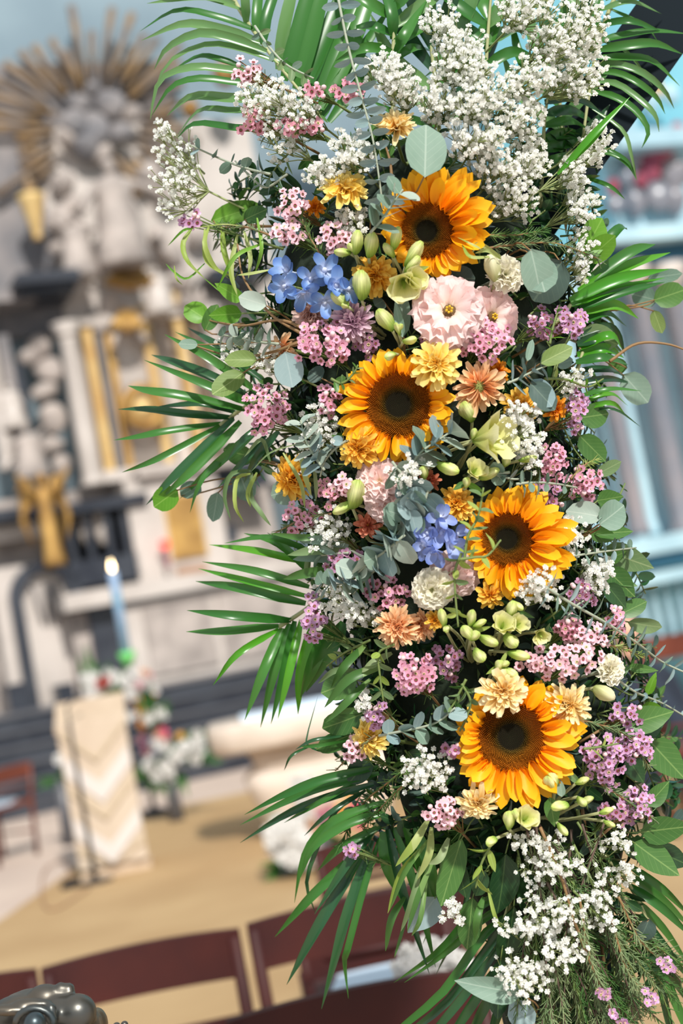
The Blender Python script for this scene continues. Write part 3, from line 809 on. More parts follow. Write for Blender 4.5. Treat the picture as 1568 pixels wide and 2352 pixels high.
# ---------------------------------------------------------------- bronze head, close to the camera
def bz(x, y, h): return P(x, y, 1.38 - h)
t = thing('bronze_sculpture', 'dark bronze animal head with bulging eye and blunt beak', 'sculpture', bz(90, 2420, 0))
k = 1.38 / F
mb = MB()
def blob(x, y, h, r_, sc=(1, 1, 1)):
    Tm = Matrix((rt, up, bk)).transposed().to_4x4(); Tm.translation = bz(x, y, h)
    mb.ball(V((0, 0, 0)), r_ * k, 24, 18, 0, sc, Tm)
blob(90, 2395, -.01, 132, (1.05, .95, .75)); blob(30, 2360, .0, 92, (1.0, .62, .7)); blob(105, 2300, .0, 42, (1.1, .95, .8)); blob(60, 2320, .0, 60, (1.3, .6, .8))
blob(150, 2320, .01, 52, (1.25, .62, .9)); blob(178, 2325, .015, 44, (1.0, .95, .9)); blob(195, 2310, .01, 26, (.8, .8, 1)); blob(190, 2365, .0, 60, (.75, 1.0, .8)); blob(222, 2355, -.02, 34, (.8, 1.25, .8))
blob(140, 2274, .0, 17, (.95, 1.1, 1)); blob(158, 2274, .0, 17, (.9, 1.0, 1)); blob(125, 2290, .0, 22, (1.4, .8, 1)); blob(20, 2320, .035, 22, (2.2, .6, .8)); blob(75, 2304, .03, 20, (2.4, .55, .8)); blob(118, 2330, .035, 18, (.8, 1.5, .8))
local(mb, t)
o = mb.build('casting', M['bronze'], t, WM[t.name])
md = o.modifiers.new('remesh', 'REMESH'); md.mode = 'VOXEL'; md.voxel_size = .0022; md.use_smooth_shade = True
md = o.modifiers.new('smooth', 'SMOOTH'); md.factor = .6; md.iterations = 5
mb = MB(); blob(80, 2350, .062, 24); put(mb, 'eyeball', M['bronze'], t)
mb = MB()
rim = [bz(80 + 44 * math.cos(a), 2352 - 36 * math.sin(a), .052) for a in [PI * i / 10 for i in range(11)]]
mb.tube(rim, 8 * k, 8 * k, 8); put(mb, 'eyelid', M['bronze'], t)
mb = MB(); mb.tube([bz(90, 2420, -.03), V((bz(90, 2420, -.03).x, bz(90, 2420, -.03).y, 0))], .05, .07, 14); put(mb, 'post', M['bronze'], t)
t = thing('bronze_bead_chain', 'two small bronze beads beside the bronze head', 'ornament', bz(275, 2356, 0))
for x, y in ((286, 2354), (268, 2357)):
    mb = MB(); Tm = bz(x, y, 0); mb.ball(Tm, 9 * k, 12, 8); mb.tube([Tm, bz(x - 4, y + 60, -.01)], 4 * k, 5 * k, 6); put(mb, 'bead', M['bronze'], t)

# ---------------------------------------------------------------- plant materials
M['euc'] = leafmat('grey_green_leaf', (0.16, 0.27, 0.20, 1), (0.27, 0.38, 0.30, 1), .55, .18, .4, (.5, .6, .5, 1), .3)
M['eucpale'] = leafmat('silver_leaf', (0.36, 0.46, 0.39, 1), (0.50, 0.58, 0.50, 1), .6, .2, .35, (.65, .7, .6, 1), .25)
M['eucblue'] = leafmat('blue_grey_leaf', (0.20, 0.31, 0.32, 1), (0.32, 0.43, 0.43, 1), .55, .12, .3, (.5, .6, .58, 1), .3)
M['eucolive'] = leafmat('olive_leaf', (0.16, 0.26, 0.05, 1), (0.26, 0.36, 0.12, 1), .5, .3, .5, (.5, .6, .25, 1), .35)
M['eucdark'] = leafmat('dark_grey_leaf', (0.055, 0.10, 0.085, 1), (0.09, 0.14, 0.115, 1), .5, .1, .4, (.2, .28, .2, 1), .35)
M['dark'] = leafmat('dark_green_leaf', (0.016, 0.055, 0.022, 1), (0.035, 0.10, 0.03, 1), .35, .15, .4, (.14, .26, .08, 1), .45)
M['mid'] = leafmat('mid_green_leaf', (0.045, 0.14, 0.03, 1), (0.10, 0.23, 0.05, 1), .4, .25, .5, (.3, .45, .14, 1), .4)
M['bright'] = leafmat('bright_green_leaf', (0.10, 0.31, 0.02, 1), (0.20, 0.44, 0.04, 1), .4, .4, .5, (.35, .6, .12, 1), .4)
M['yg'] = leafmat('yellow_green_leaf', (0.28, 0.42, 0.06, 1), (0.44, 0.54, 0.14, 1), .45, .35, .5, (.6, .65, .3, 1), .35)
M['soft'] = leafmat('soft_green_leaf', (0.13, 0.23, 0.09, 1), (0.22, 0.32, 0.14, 1), .5, .25, .5, (.42, .5, .25, 1), .35)
M['palm'] = leafmat('palm_green', (0.025, 0.14, 0.022, 1), (0.075, 0.25, 0.04, 1), .3, .3, 0, None, .55)
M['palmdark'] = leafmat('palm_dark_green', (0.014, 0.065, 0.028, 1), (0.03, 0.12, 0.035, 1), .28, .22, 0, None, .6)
M['palmpale'] = leafmat('palm_pale_green', (0.10, 0.25, 0.07, 1), (0.19, 0.36, 0.12, 1), .24, .3, 0, None, .7)
M['palmbright'] = leafmat('palm_bright_green', (0.06, 0.32, 0.015, 1), (0.14, 0.42, 0.03, 1), .28, .35, 0, None, .55)
M['stem'] = plain('green_stem', (0.16, 0.22, 0.06, 1), .6)
M['stempale'] = plain('pale_green_stem', (0.40, 0.42, 0.20, 1), .6)
M['stemgrey'] = plain('grey_green_stem', (0.36, 0.40, 0.30, 1), .6)
M['twig'] = plain('brown_twig', (0.26, 0.15, 0.06, 1), .6)
M['twigdark'] = plain('dark_twig', (0.11, 0.07, 0.05, 1), .7)
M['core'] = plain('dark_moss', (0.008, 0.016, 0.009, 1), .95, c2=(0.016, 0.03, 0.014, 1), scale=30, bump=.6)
M['gyp'] = plain('white_floret', (0.97, 0.97, 0.93, 1), .7, transl=.4)
M['gypstem'] = plain('floret_stalk', (0.34, 0.40, 0.16, 1), .7)
M['sunp'] = petalmat('sunflower_petal', [(0, (0.90, 0.30, 0.003, 1)), (.4, (1.0, 0.44, 0.005, 1)), (1, (1.0, 0.53, 0.012, 1))], .5, .22, .08, .12)
def discmat():
    m, nt, pb, out = newmat('sunflower_disc')
    tc = nd(nt, 'ShaderNodeTexCoord'); sx = nd(nt, 'ShaderNodeSeparateXYZ')
    nt.links.new(tc.outputs['Object'], sx.inputs[0])
    r_ = mathn(nt, 'SQRT', mathn(nt, 'ADD', mathn(nt, 'POWER', mathn(nt, 'ABSOLUTE', sx.outputs[0]), 2), mathn(nt, 'POWER', mathn(nt, 'ABSOLUTE', sx.outputs[1]), 2)))
    col = ramp(nt, r_, [(0, (.012, .019, .008, 1)), (.34, (.007, .008, .004, 1)), (.44, (.13, .075, .012, 1)), (.6, (.34, .12, .009, 1)), (.85, (.40, .115, .007, 1)), (1, (.55, .17, .009, 1))])
    nz = nd(nt, 'ShaderNodeTexNoise'); nz.inputs['Scale'].default_value = 60
    nt.links.new(tc.outputs['Object'], nz.inputs['Vector'])
    hs = nd(nt, 'ShaderNodeHueSaturation')
    nt.links.new(col, hs.inputs['Color'])
    nt.links.new(mathn(nt, 'ADD', .45, mathn(nt, 'MULTIPLY', nz.outputs[0], 1.2)), hs.inputs['Value'])
    nt.links.new(hs.outputs[0], pb.inputs['Base Color'])
    pb.inputs['Roughness'].default_value = .9
    pb.inputs['Specular IOR Level'].default_value = .1
    return m
M['disc'] = discmat()
M['discbase'] = plain('sunflower_disc_base', (.012, .009, .004, 1), .9, spec=.1)
def pm(name, a, b, c=None, tr=.3):
    return petalmat(name, [(0, rgb(*a)), (.45, rgb(*b)), (1, rgb(*(c or b)))], .55, tr)
MUM = {
    'yellow': pm('mum_yellow', (244, 180, 50), (252, 220, 104), (254, 232, 146)),
    'gold': pm('mum_gold', (228, 134, 18), (246, 188, 58), (252, 210, 96)),
    'cream': pm('mum_cream', (246, 186, 72), (252, 224, 150), (254, 238, 192)),
    'peach': pm('mum_peach', (234, 150, 86), (250, 198, 144), (254, 214, 170)),
    'orange': pm('mum_orange', (204, 84, 8), (232, 136, 18), (240, 160, 36)),
    'blush': pm('mum_blush', (206, 146, 116), (230, 192, 176), (240, 212, 200)),
    'lilac': pm('mum_lilac', (196, 150, 176), (218, 182, 202), (236, 210, 222)),
    'coral': pm('mum_coral', (186, 80, 52), (222, 124, 92), (232, 148, 116)),
}
M['heart'] = plain('orange_flower_heart', (0.42, 0.13, 0.01, 1), .8, c2=(.6, .25, .02, 1), scale=300)
M['heartgreen'] = plain('green_flower_heart', (0.16, 0.19, 0.04, 1), .8, c2=(.28, .3, .08, 1), scale=300)
M['heartdark'] = plain('brown_flower_heart', (0.10, 0.035, 0.008, 1), .8, c2=(.3, .1, .01, 1), scale=300)
LIS = {'pink': pm('lis_pink', (252, 232, 204), (254, 238, 232), (254, 224, 222), .4), 'blush': pm('lis_blush', (252, 230, 204), (253, 236, 228), (252, 226, 222), .4), 'cream': pm('lis_cream', (240, 240, 190), (250, 246, 222), (252, 248, 232), .4)}
M['budgreen'] = petalmat('cream_green_bud', [(0, rgb(128, 176, 62)), (.35, rgb(190, 214, 108)), (.8, rgb(240, 240, 176)), (1, rgb(200, 220, 120))], .45, .3, .08, .5)
M['budcream'] = petalmat('cream_bud', [(0, rgb(176, 188, 112)), (.4, rgb(222, 222, 168)), (1, rgb(240, 236, 204))], .5, .3, .08, .15)
M['alst'] = petalmat('pale_yellow_petal', [(0, rgb(176, 196, 92)), (.5, rgb(226, 226, 140)), (1, rgb(240, 238, 190))], .5, .35, .06, .15)
M['anther'] = plain('yellow_anther', (0.75, 0.5, 0.03, 1), .7)
M['throat'] = plain('brown_throat', (0.13, 0.07, 0.02, 1), .8)
M['delph'] = petalmat('blue_sepal', [(0, rgb(224, 230, 246)), (.45, rgb(142, 176, 226)), (1, rgb(76, 116, 192))], .45, .3, .15, .2)
M['delph2'] = petalmat('violet_blue_sepal', [(0, rgb(230, 232, 248)), (.45, rgb(166, 184, 232)), (1, rgb(112, 136, 210))], .45, .3, .15, .2)
WAX = {}
for k, c in dict(pink=(234, 172, 196), light=(248, 204, 216), lilac=(208, 160, 200), rose=(232, 164, 182), mauve=(186, 136, 168)).items():
    WAX[k] = plain('wax_' + k, rgb(*c), .4, transl=.2)
M['waxcup'] = plain('wax_cup', rgb(150, 50, 70), .5)
M['waxcup2'] = plain('wax_cup_pale', rgb(226, 196, 160), .5)
M['waxbud'] = plain('wax_bud', rgb(240, 204, 208), .4)

# ---------------------------------------------------------------- shared shapes
SH = {}
def grid(width, zf, n=6, m=4):
    vs, fs = [], []
    for i in range(n + 1):
        t = i / n
        for j in range(m + 1):
            q = 2 * j / m - 1
            x = width(t) * q
            y, z = zf(q, t)
            vs.append((x, y, z))
    for i in range(n):
        for j in range(m):
            a = i * (m + 1) + j
            fs.append((a, a + 1, a + m + 2, a + m + 1))
    return vs, fs
def shape(key, make, mat):
    k = (key, mat.name)
    if k not in SH:
        vs, fs = make()
        SH[k] = mesh(key + '_' + mat.name, vs, fs, mat)
    return SH[k]
def pw(a, b, s): return lambda t: s * (max(t, 1e-4) ** a) * (max(1 - t, 0) ** b)
def norm_pw(a, b): tm = a / (a + b); return tm ** a * (1 - tm) ** b
def leaf_make(kind, curl, cup):
    a, b = dict(round=(.5, .5), oval=(.55, .6), ovate=(.55, .95), lance=(.7, .9), sun=(.62, .55), mum=(.75, .32), broad=(.8, .3), sepal=(.7, .5))[kind]
    s = .5 / norm_pw(a, b)
    tip = .06 if kind in ('mum', 'broad', 'sepal') else 0
    return lambda: grid(lambda t: pw(a, b, s)(min(t, .999 if not tip else .985)) + 0.004, lambda q, t: (t - curl * curl * t * t * .12, curl * t * t * .5 + cup * q * q * math.sin(PI * min(1, t + .15)) * .5), 7 if kind != 'mum' else 5, 4)
def leafmesh(kind, mat, v=0):
    curl = (-.25, .12, -.5)[v]; cup = (.18, .1, .3)[v]
    return shape(f'leaf_{kind}{v}', leaf_make(kind, curl, cup), M[mat] if isinstance(mat, str) else mat)
def petalmesh(kind, mat, curl, cup):
    return shape(f'petal_{kind}_{curl}_{cup}', leaf_make(kind, curl, cup), mat)
def ruffle_make(seed, amp=.12, spread=.62):
    def mk():
        vs, fs = [], []
        n, m = 6, 12
        for i in range(n + 1):
            t = i / n
            for j in range(m + 1):
                q = 2 * j / m - 1
                wd = spread * (t ** .75) * 1.0 + .05
                y = t * (1 - .22 * q * q * t) + amp * .35 * math.sin(q * 13 + seed * 2) * t ** 4
                z = amp * math.sin(q * 9 + seed) * t ** 3 + amp * .6 * math.sin(q * 17 + seed * 3) * t ** 5 + .22 * q * q * (1 - t) - .22 * t * t
                vs.append((wd * q, y, z))
        for i in range(n):
            for j in range(m):
                a = i * (m + 1) + j
                fs.append((a, a + 1, a + m + 2, a + m + 1))
        return vs, fs
    return mk

def ang(axis_, deg): return Matrix.Rotation(math.radians(deg), 4, axis_)
def petal_at(F0, spin, elev, r0, L, W, roll=0.0, z0=0.0):
    """petal leaving the flower's axis at angle spin, lifted elev degrees from the flower's plane"""
    return F0 @ ang('Z', spin) @ Matrix.Translation((0, r0, z0)) @ ang('X', elev) @ ang('Y', roll) @ Matrix.Diagonal((W, L, L, 1))

def stem_to(t, p, x, y, mat='stem', r_=.0016, back=.0, name='stem'):
    a = PT(axis(y + 50) * .7 + x * .3, y + 60, back)
    mid = p + (a - p) * .5 - WM[t.name].to_3x3().col[2].normalized() * .02
    mb = MB(); mb.tube(smooth_line([p, mid, a], 5), r_, r_, 5)
    put(mb, name, M[mat], t)

# ---------------------------------------------------------------- sunflowers
def disc_parts(t, F0, rd):
    mb = MB()
    prof = [(1.0, -.12), (1.0, .0), (.86, .10), (.62, .17), (.4, .17), (.2, .13), (.02, .11)]
    mb.lathe(prof, 28)
    o = link('disc', mesh('disc', mb.v, mb.f, M['discbase']) if 'disc' not in SH else SH['disc'], t, F0 @ Matrix.Scale(rd, 4))
    SH['disc'] = o.data
    if 'florets' not in SH:
        mb = MB(); q = random.Random(5)
        N = 1500
        def dz(r_):
            for (a, b), (c, d) in zip(prof[1:], prof[2:]):
                if a >= r_ >= c: return b + (d - b) * (a - r_) / (a - c + 1e-9)
            return .11
        for i in range(N):
            r_ = math.sqrt((i + .5) / N) * 1.0
            a = i * 2.399963
            s_ = .026 if r_ < .4 else .033
            h = .03 if r_ < .38 else .085 + .05 * q.random()
            c = V((r_ * math.cos(a), r_ * math.sin(a), dz(r_)))
            out = V((math.cos(a) * r_ * .55, math.sin(a) * r_ * .55, 1)).normalized()
            vs = [c + V((math.cos(k) * s_, math.sin(k) * s_, -.01)) for k in (a, a + 2.09, a + 4.19)] + [c + out * h]
            mb.add(vs, [(0, 1, 3), (1, 2, 3), (2, 0, 3)])
        SH['florets'] = mesh('florets', mb.v, mb.f, M['disc'], False)
    tag(link('disc_floret', SH['florets'], t, F0 @ Matrix.Scale(rd, 4)), kind='stuff')
BLOOMS = []
def sunflower(label, x, y, rd, pl, tx, ty, asym, dh, seed):
    q = random.Random(seed)
    p = S(x, y, dh)
    F0 = frame(p, nrm(tx, ty))
    BLOOMS.append((x, y, label))
    t = thing('sunflower', label, 'flower', p, 'sunflowers on the flower column', F0)
    k = (D - H(x, y, dh)) / F
    rd *= k; pl *= k
    disc_parts(t, F0, rd)
    ax, ay = asym
    rings = [(25, -14, 1.10, -.10), (24, 2, 1.05, -.04), (20, 16, .86, .0)]
    for ri, (n, el, lf, z0) in enumerate(rings):
        for j in range(n):
            a = 360 * j / n + ri * 9 + q.uniform(-6, 6)
            dx, dy = -math.sin(math.radians(a)), math.cos(math.radians(a))
            L = pl * lf * (1 + ax * dx + ay * dy) * q.uniform(.86, 1.12)
            e = el + q.uniform(-8, 8) + (22 if (ax * dx + ay * dy) < -.22 and ri else 0)
            W = pl * q.uniform(.42, .56) * (.75 + .25 * L / pl)
            link('petal', petalmesh('sun', M['sunp'], q.choice((-.3, -.12, .2, .35)), q.choice((.25, .5))), t, petal_at(F0, a, e, rd * .9, L + rd * .12, W, q.uniform(-22, 22), z0 * rd))
    for j in range(14):
        link('sepal', leafmesh('ovate', 'mid', 2), t, petal_at(F0, 360 * j / 14 + q.uniform(-8, 8), -24, rd * .75, rd * .8, rd * .3, 0, -rd * .22))
    mb = MB(); mb.tube([p - F0.to_3x3().col[2] * rd * .2, p - F0.to_3x3().col[2] * rd * .9, PT(axis(y + 80), y + 80, 0)], .005, .005, 8); put(mb, 'stem', M['stem'], t)

# ---------------------------------------------------------------- chrysanthemums
def mum(label, x, y, r_, col, tx, ty, style='deco', heart='heart', dh=.03, seed=None):
    q = random.Random(seed if seed is not None else int(x * 31 + y))
    p = S(x, y, dh)
    F0 = frame(p, nrm(tx, ty), q.uniform(0, 6))
    BLOOMS.append((x, y, label))
    t = thing('chrysanthemum', label, 'flower', p, 'chrysanthemums on the flower column', F0)
    R_ = r_ * (D - H(x, y, dh)) / F * 1.06
    rings = {'deco': [(13, -6, 1.0), (12, 10, .93), (11, 27, .78), (9, 45, .58), (7, 62, .40)], 'daisy': [(13, 0, 1.0), (11, 14, .86), (6, 32, .6)], 'side': [(13, -8, 1.0), (13, 12, 1.0), (11, 32, .95), (9, 52, .85), (6, 70, .72)], 'small': [(9, 0, 1.0), (8, 22, .8), (6, 45, .55)], 'quill': [(14, -4, 1.0), (14, 14, .95), (13, 32, .85), (11, 50, .68), (8, 66, .5)]}[style]
    wd = {'deco': .30, 'daisy': .27, 'side': .26, 'small': .36, 'quill': .22}[style]
    hr = .26 if style == 'daisy' else .15
    m_ = MUM[col]
    for ri, (n, el, lf) in enumerate(rings):
        for j in range(n):
            a = 360 * (j + .5 * (ri % 2)) / n + q.uniform(-9, 9)
            L = R_ * lf * q.uniform(.86, 1.08)
            link('petal', petalmesh('mum', m_, (-.3, .1, .35)[q.randrange(3)], (.5, .8)[q.randrange(2)]), t, petal_at(F0, a, el + q.uniform(-9, 9), R_ * hr * .35, L, R_ * wd * q.uniform(.85, 1.1) * (.7 + .3 * lf), q.uniform(-25, 25), ri * R_ * .015))
    mb = MB()
    mb.lathe([(.9, 0), (1.0, .25), (.8, .6), (.4, .8), (.05, .82)], 12)
    for i in range(26):
        rr_ = math.sqrt((i + .5) / 26) * .9; a = i * 2.4
        c = V((math.cos(a) * rr_, math.sin(a) * rr_, .75 - .45 * rr_))
        mb.tube([c, c + V((math.cos(a) * .12, math.sin(a) * .12, .32))], .1, .06, 4)
    if ('heart', heart) not in SH: SH['heart', heart] = mesh('heart', mb.v, mb.f, M[heart])
    link('heart', SH['heart', heart], t, F0 @ Matrix.Translation((0, 0, R_ * .05)) @ Matrix.Scale(R_ * hr, 4))
    mb = MB(); mb.lathe([(.1, -.5), (.55, -.25), (.6, 0), (.3, .1)], 10)
    link('calyx', shape('calyx', lambda: (mb.v, mb.f), M['stem']), t, F0 @ Matrix.Scale(R_ * .5, 4))
    stem_to(t, p - F0.to_3x3().col[2] * R_ * .2, x, y, 'stem', .002)

# ---------------------------------------------------------------- lisianthus and buds
def lisianthus(label, x, y, r_, col, tx, ty, full=1.0, dh=.035, throat=True, close=0, seed=None):
    q = random.Random(seed if seed is not None else int(x * 17 + y))
    p = S(x, y, dh)
    F0 = frame(p, nrm(tx, ty), q.uniform(0, 6))
    BLOOMS.append((x, y, label))
    t = thing('lisianthus', label, 'flower', p, 'lisianthus blooms on the flower column', F0)
    R_ = r_ * (D - H(x, y, dh)) / F * 1.08
    rings = [(6, 4, 1.0), (6, 22, .96), (5, 40, .86), (5, 56, .72)] if throat else [(6, 8, 1.0), (6, 24, .96), (6, 42, .86), (5, 58, .76), (5, 70, .66), (4, 80, .6)]
    for ri, (n, el, lf) in enumerate(rings):
        for j in range(n):
            a = 360 * (j + .5 * (ri % 2)) / n + q.uniform(-12, 12)
            s_ = q.randrange(4)
            link('petal', shape(f'ruffle{s_}', ruffle_make(s_ * 1.7, .13), LIS[col]), t, petal_at(F0, a, min(86, el + close + q.uniform(-7, 7)), R_ * .06, R_ * lf * q.uniform(.9, 1.05), R_ * .95 * (.65 + .35 * lf), q.uniform(-14, 14), -R_ * .16 + ri * R_ * .02))
    if throat:
        mb = MB(); mb.lathe([(.05, -.1), (.22, .04), (.16, .1), (.02, .1)], 12); o = link('throat', mesh('throat', mb.v, mb.f, M['throat']), t, F0 @ Matrix.Scale(R_, 4))
        for j in range(6):
            mb = MB(); a = j * 1.05
            mb.tube([V((0, 0, .05)), V((math.cos(a) * .07, math.sin(a) * .07, .25))], .012, .012, 4); mb.ball(V((math.cos(a) * .08, math.sin(a) * .08, .28)), .04, 6, 4, 0, (1, 1, 1.5))
            link('stamen', mesh('stamen', mb.v, mb.f, M['anther']), t, F0 @ Matrix.Scale(R_, 4))
    stem_to(t, p - F0.to_3x3().col[2] * R_ * .2, x, y, 'stemgrey', .002)
def bud_mesh(mat, op=0.0):
    def mk():
        mb = MB(); n = 15; vs = []
        prof = [(.05, 0), (.12, .08), (.19, .25), (.25, .5), (.23, .7), (.15 + op * .2, .88), (.03 + op * .3, 1.02)]
        for i, (r_, z) in enumerate(prof):
            for j in range(n):
                a = 2 * PI * j / n
                rr_ = r_ * (1 + .24 * math.cos(3 * a + z * 2.4) + .07 * math.cos(6 * a + 1))
                vs.append((rr_ * math.cos(a), z, rr_ * math.sin(a)))
        fs = [(i * n + j, (i + 1) * n + j, (i + 1) * n + (j + 1) % n, i * n + (j + 1) % n) for i in range(len(prof) - 1) for j in range(n)] + [tuple(range(n)), tuple((len(prof) - 1) * n + j for j in range(n))[::-1]]
        return vs, fs
    return shape(f'bud{op}', mk, mat)
def bud_stem(name, label, group, cat, buds, mat, dh=.045, leaves=()):
    """buds: (x0,y0) foot -> (x1,y1) tip, width factor, open flower or not; joined to one stem"""
    x0, y0 = buds[0][0], buds[0][1]
    p = S(x0, y0, dh - .02)
    t = thing(name, label, cat, p, group)
    root = PT((x0 + axis(y0)) / 2, y0 + 90, .02)
    mb = MB()
    for (ax, ay, bx, by, wd, op) in buds:
        a, b = S(ax, ay, dh), S(bx, by, dh + .012)
        if op:
            z = (b - a).normalized() * .8 + bk * .6
            F0 = frame(a, z)
            L = (b - a).length
            for j in range(6):
                link('petal', petalmesh('broad', M['alst'], .2, .5), t, petal_at(F0, 60 * j + 20, 50 + (j % 2) * 10, L * .05, L * 1.0, L * .52 * wd / .55, 0, 0))
        else:
            link('bud', bud_mesh(M[mat], .12), t, fit(a, b, (b - a).length * wd / .55 * .95, bk))
        link('sepal', leafmesh('lance', 'yg', 0), t, fit(a, a + (b - a) * .5 + bk * .006, (b - a).length * .16, bk))
        mb.tube(smooth_line([a + (b - a) * .05, a + (root - a) * .4 + (a - b) * .6, root], 6), .0016, .002, 5)
    put(mb, 'stem', M['stempale'], t)
    for (ax, ay, bx, by, wd, m_) in leaves:
        a, b = S(ax, ay, dh), S(bx, by, dh)
        link('leaf', leafmesh('ovate', m_, R.randrange(3)), t, fit(a, b, wd * PX, nrm(R.uniform(-.4, .4), R.uniform(-.3, .5))))

# ---------------------------------------------------------------- delphinium
def delphinium(label, florets, mat, dh=.05):
    x0, y0 = florets[0][:2]
    p = S(x0, y0, dh)
    t = thing('delphinium', label, 'flower', p, 'blue delphiniums')
    q = random.Random(x0)
    mb = MB()
    for (x, y, r_, tx, ty) in florets:
        c = S(x, y, dh + q.uniform(0, .01))
        F0 = frame(c, nrm(tx * 1.3 + q.uniform(-.4, .4), ty * 1.3 + q.uniform(-.5, .3)), q.uniform(0, 6))
        r_ *= PX * 1.2
        m2 = MB(); m2.ball(V((0, 0, .12)), .16, 8, 6, 0, (1, 1, 1.2)); m2.tube([V((0, 0, 0)), V((.1, .1, -.5)), V((.3, .35, -.95))], .13, .03, 7)
        fl = link('floret', shape('delphcore', lambda: (m2.v, m2.f), M['delph']), t, F0 @ Matrix.Scale(r_, 4))
        for j in range(5):
            link('sepal', petalmesh('sepal', M[mat], (.3, .1)[j % 2], .35), fl, petal_at(F0, 72 * j + q.uniform(-8, 8), 30 + q.uniform(-28, 32), r_ * .05, r_ * q.uniform(.9, 1.2), r_ * .66, q.uniform(-15, 15)))
        mb.tube([c - F0.to_3x3().col[2] * r_ * .1, PT((x + axis(y)) / 2, y + 40, .05)], .0012, .0018, 5)
    put(mb, 'stem', M['stem'], t)

# ---------------------------------------------------------------- baby's breath
def floret_mesh():
    mb = MB(); q = random.Random(2)
    for ri, (n, el, L) in enumerate(((6, .15, 1.0), (5, .6, .9), (4, 1.05, .75))):
        for j in range(n):
            a = 2 * PI * (j + .4 * ri) / n + q.uniform(-.2, .2)
            e = el + q.uniform(-.2, .2)
            d = V((math.cos(a) * math.cos(e), math.sin(a) * math.cos(e), math.sin(e)))
            s_ = V((-math.sin(a), math.cos(a), q.uniform(-.3, .3)))
            o = V((0, 0, -.05))
            mb.add([o, o + d * L * .8 + s_ * .33, o + d * L + V((0, 0, .08)), o + d * L * .8 - s_ * .33], [(0, 1, 2, 3)])
    return mesh('floret', mb.v, mb.f, M['gyp'])
FLO = floret_mesh()
BUDG = None
def gyp(label, x, y, rx, ry, n, dh=.03, root=None, thick=.035, cat='flower', sz=7.3):
    n = int(n * (1.55 if y < 1900 else 1.1)); thick *= 1.3
    q = random.Random(int(x * 13 + y * 7))
    h0 = H(x, y, dh)
    p = PT(x, y, h0)
    BLOOMS.append((x, y, label))
    t = thing('babys_breath', label, cat, p, "sprays of baby's breath on the flower column")
    rx_, ry_ = root if root else (x * .55 + axis(y + 90) * .45, y + ry + 50)
    base = PT(rx_, ry_, H(rx_, ry_, -.05) * .6)
    mb = MB()
    hubs = max(4, n // 7)
    hub = []
    for i in range(hubs):
        a, rad = i * 2.4 + q.uniform(-.3, .3), math.sqrt((i + .5) / hubs) * q.uniform(.8, 1.15)
        hx, hy = x + math.cos(a) * rad * rx * .86, y + math.sin(a) * rad * ry * .86
        c = PT(hx, hy, h0 + q.uniform(-.5, .5) * thick + thick * .5 * (1 - min(1, rad * rad)))
        hub.append((hx, hy, c))
    mid = base + (p - base) * .5
    mb.tube([base, mid], .0013, .0011, 4, cap=False)
    for hx, hy, c in hub:
        e = c - bk * .018 + (base - c).normalized() * .012
        mb.tube([mid, mid + (e - mid) * .55 + bk * .004, e], .0008, .0006, 3, cap=False)
    for i in range(n):
        hx, hy, c = hub[i % hubs]
        rr_ = max(13, 30 * math.sqrt(rx * ry / 70 / 60))
        a, rad = q.uniform(0, 2 * PI), math.sqrt(q.random()) * rr_
        fx, fy = hx + math.cos(a) * rad, hy + math.sin(a) * rad
        dep = q.uniform(-.014, .012)
        c2 = c + rt * ((fx - hx) * PX) - up * ((fy - hy) * PX) + bk * dep
        e = c - bk * .018 + (base - c).normalized() * .012
        mb.tube([e, c2 - bk * .002], .0005, .0005, 3, cap=False)
        link('floret', FLO, t, frame(c2, nrm(q.uniform(-.8, .8), q.uniform(-.4, 1.0)), q.uniform(0, 6), q.uniform(.72, 1.12) * sz * PX))
    put(mb, 'stalk', M['gypstem'], t)

# ---------------------------------------------------------------- waxflower
def wax_mesh(col, cup):
    k = ('wax', col, cup)
    if k in SH: return SH[k]
    mb = MB()
    for j in range(5):
        a = 2 * PI * j / 5
        d, s_ = V((math.cos(a), math.sin(a), 0)), V((-math.sin(a), math.cos(a), 0))
        c = d * .62 + V((0, 0, .12))
        ring = [c + d * (.40 * math.cos(b)) + s_ * (.42 * math.sin(b)) + V((0, 0, .14 * math.cos(b) + .06)) for b in [2 * PI * i / 8 for i in range(8)]]
        mb.add([c] + ring, [(0, 1 + i, 1 + (i + 1) % 8) for i in range(8)], 0)
    mb.lathe([(.30, .02), (.36, .16), (.28, .2), (.22, .06), (.05, .02)], 10, 1)
    mb.lathe([(.05, -.7), (.22, -.45), (.32, .02), (.2, .05)], 8, 2)
    mb.tube([V((0, 0, .03)), V((0, 0, .3))], .05, .07, 5, 2)
    SH[k] = mesh('blossom_' + col, mb.v, mb.f, [WAX[col], M[cup], M['stem']], True, mb.m)
    return SH[k]
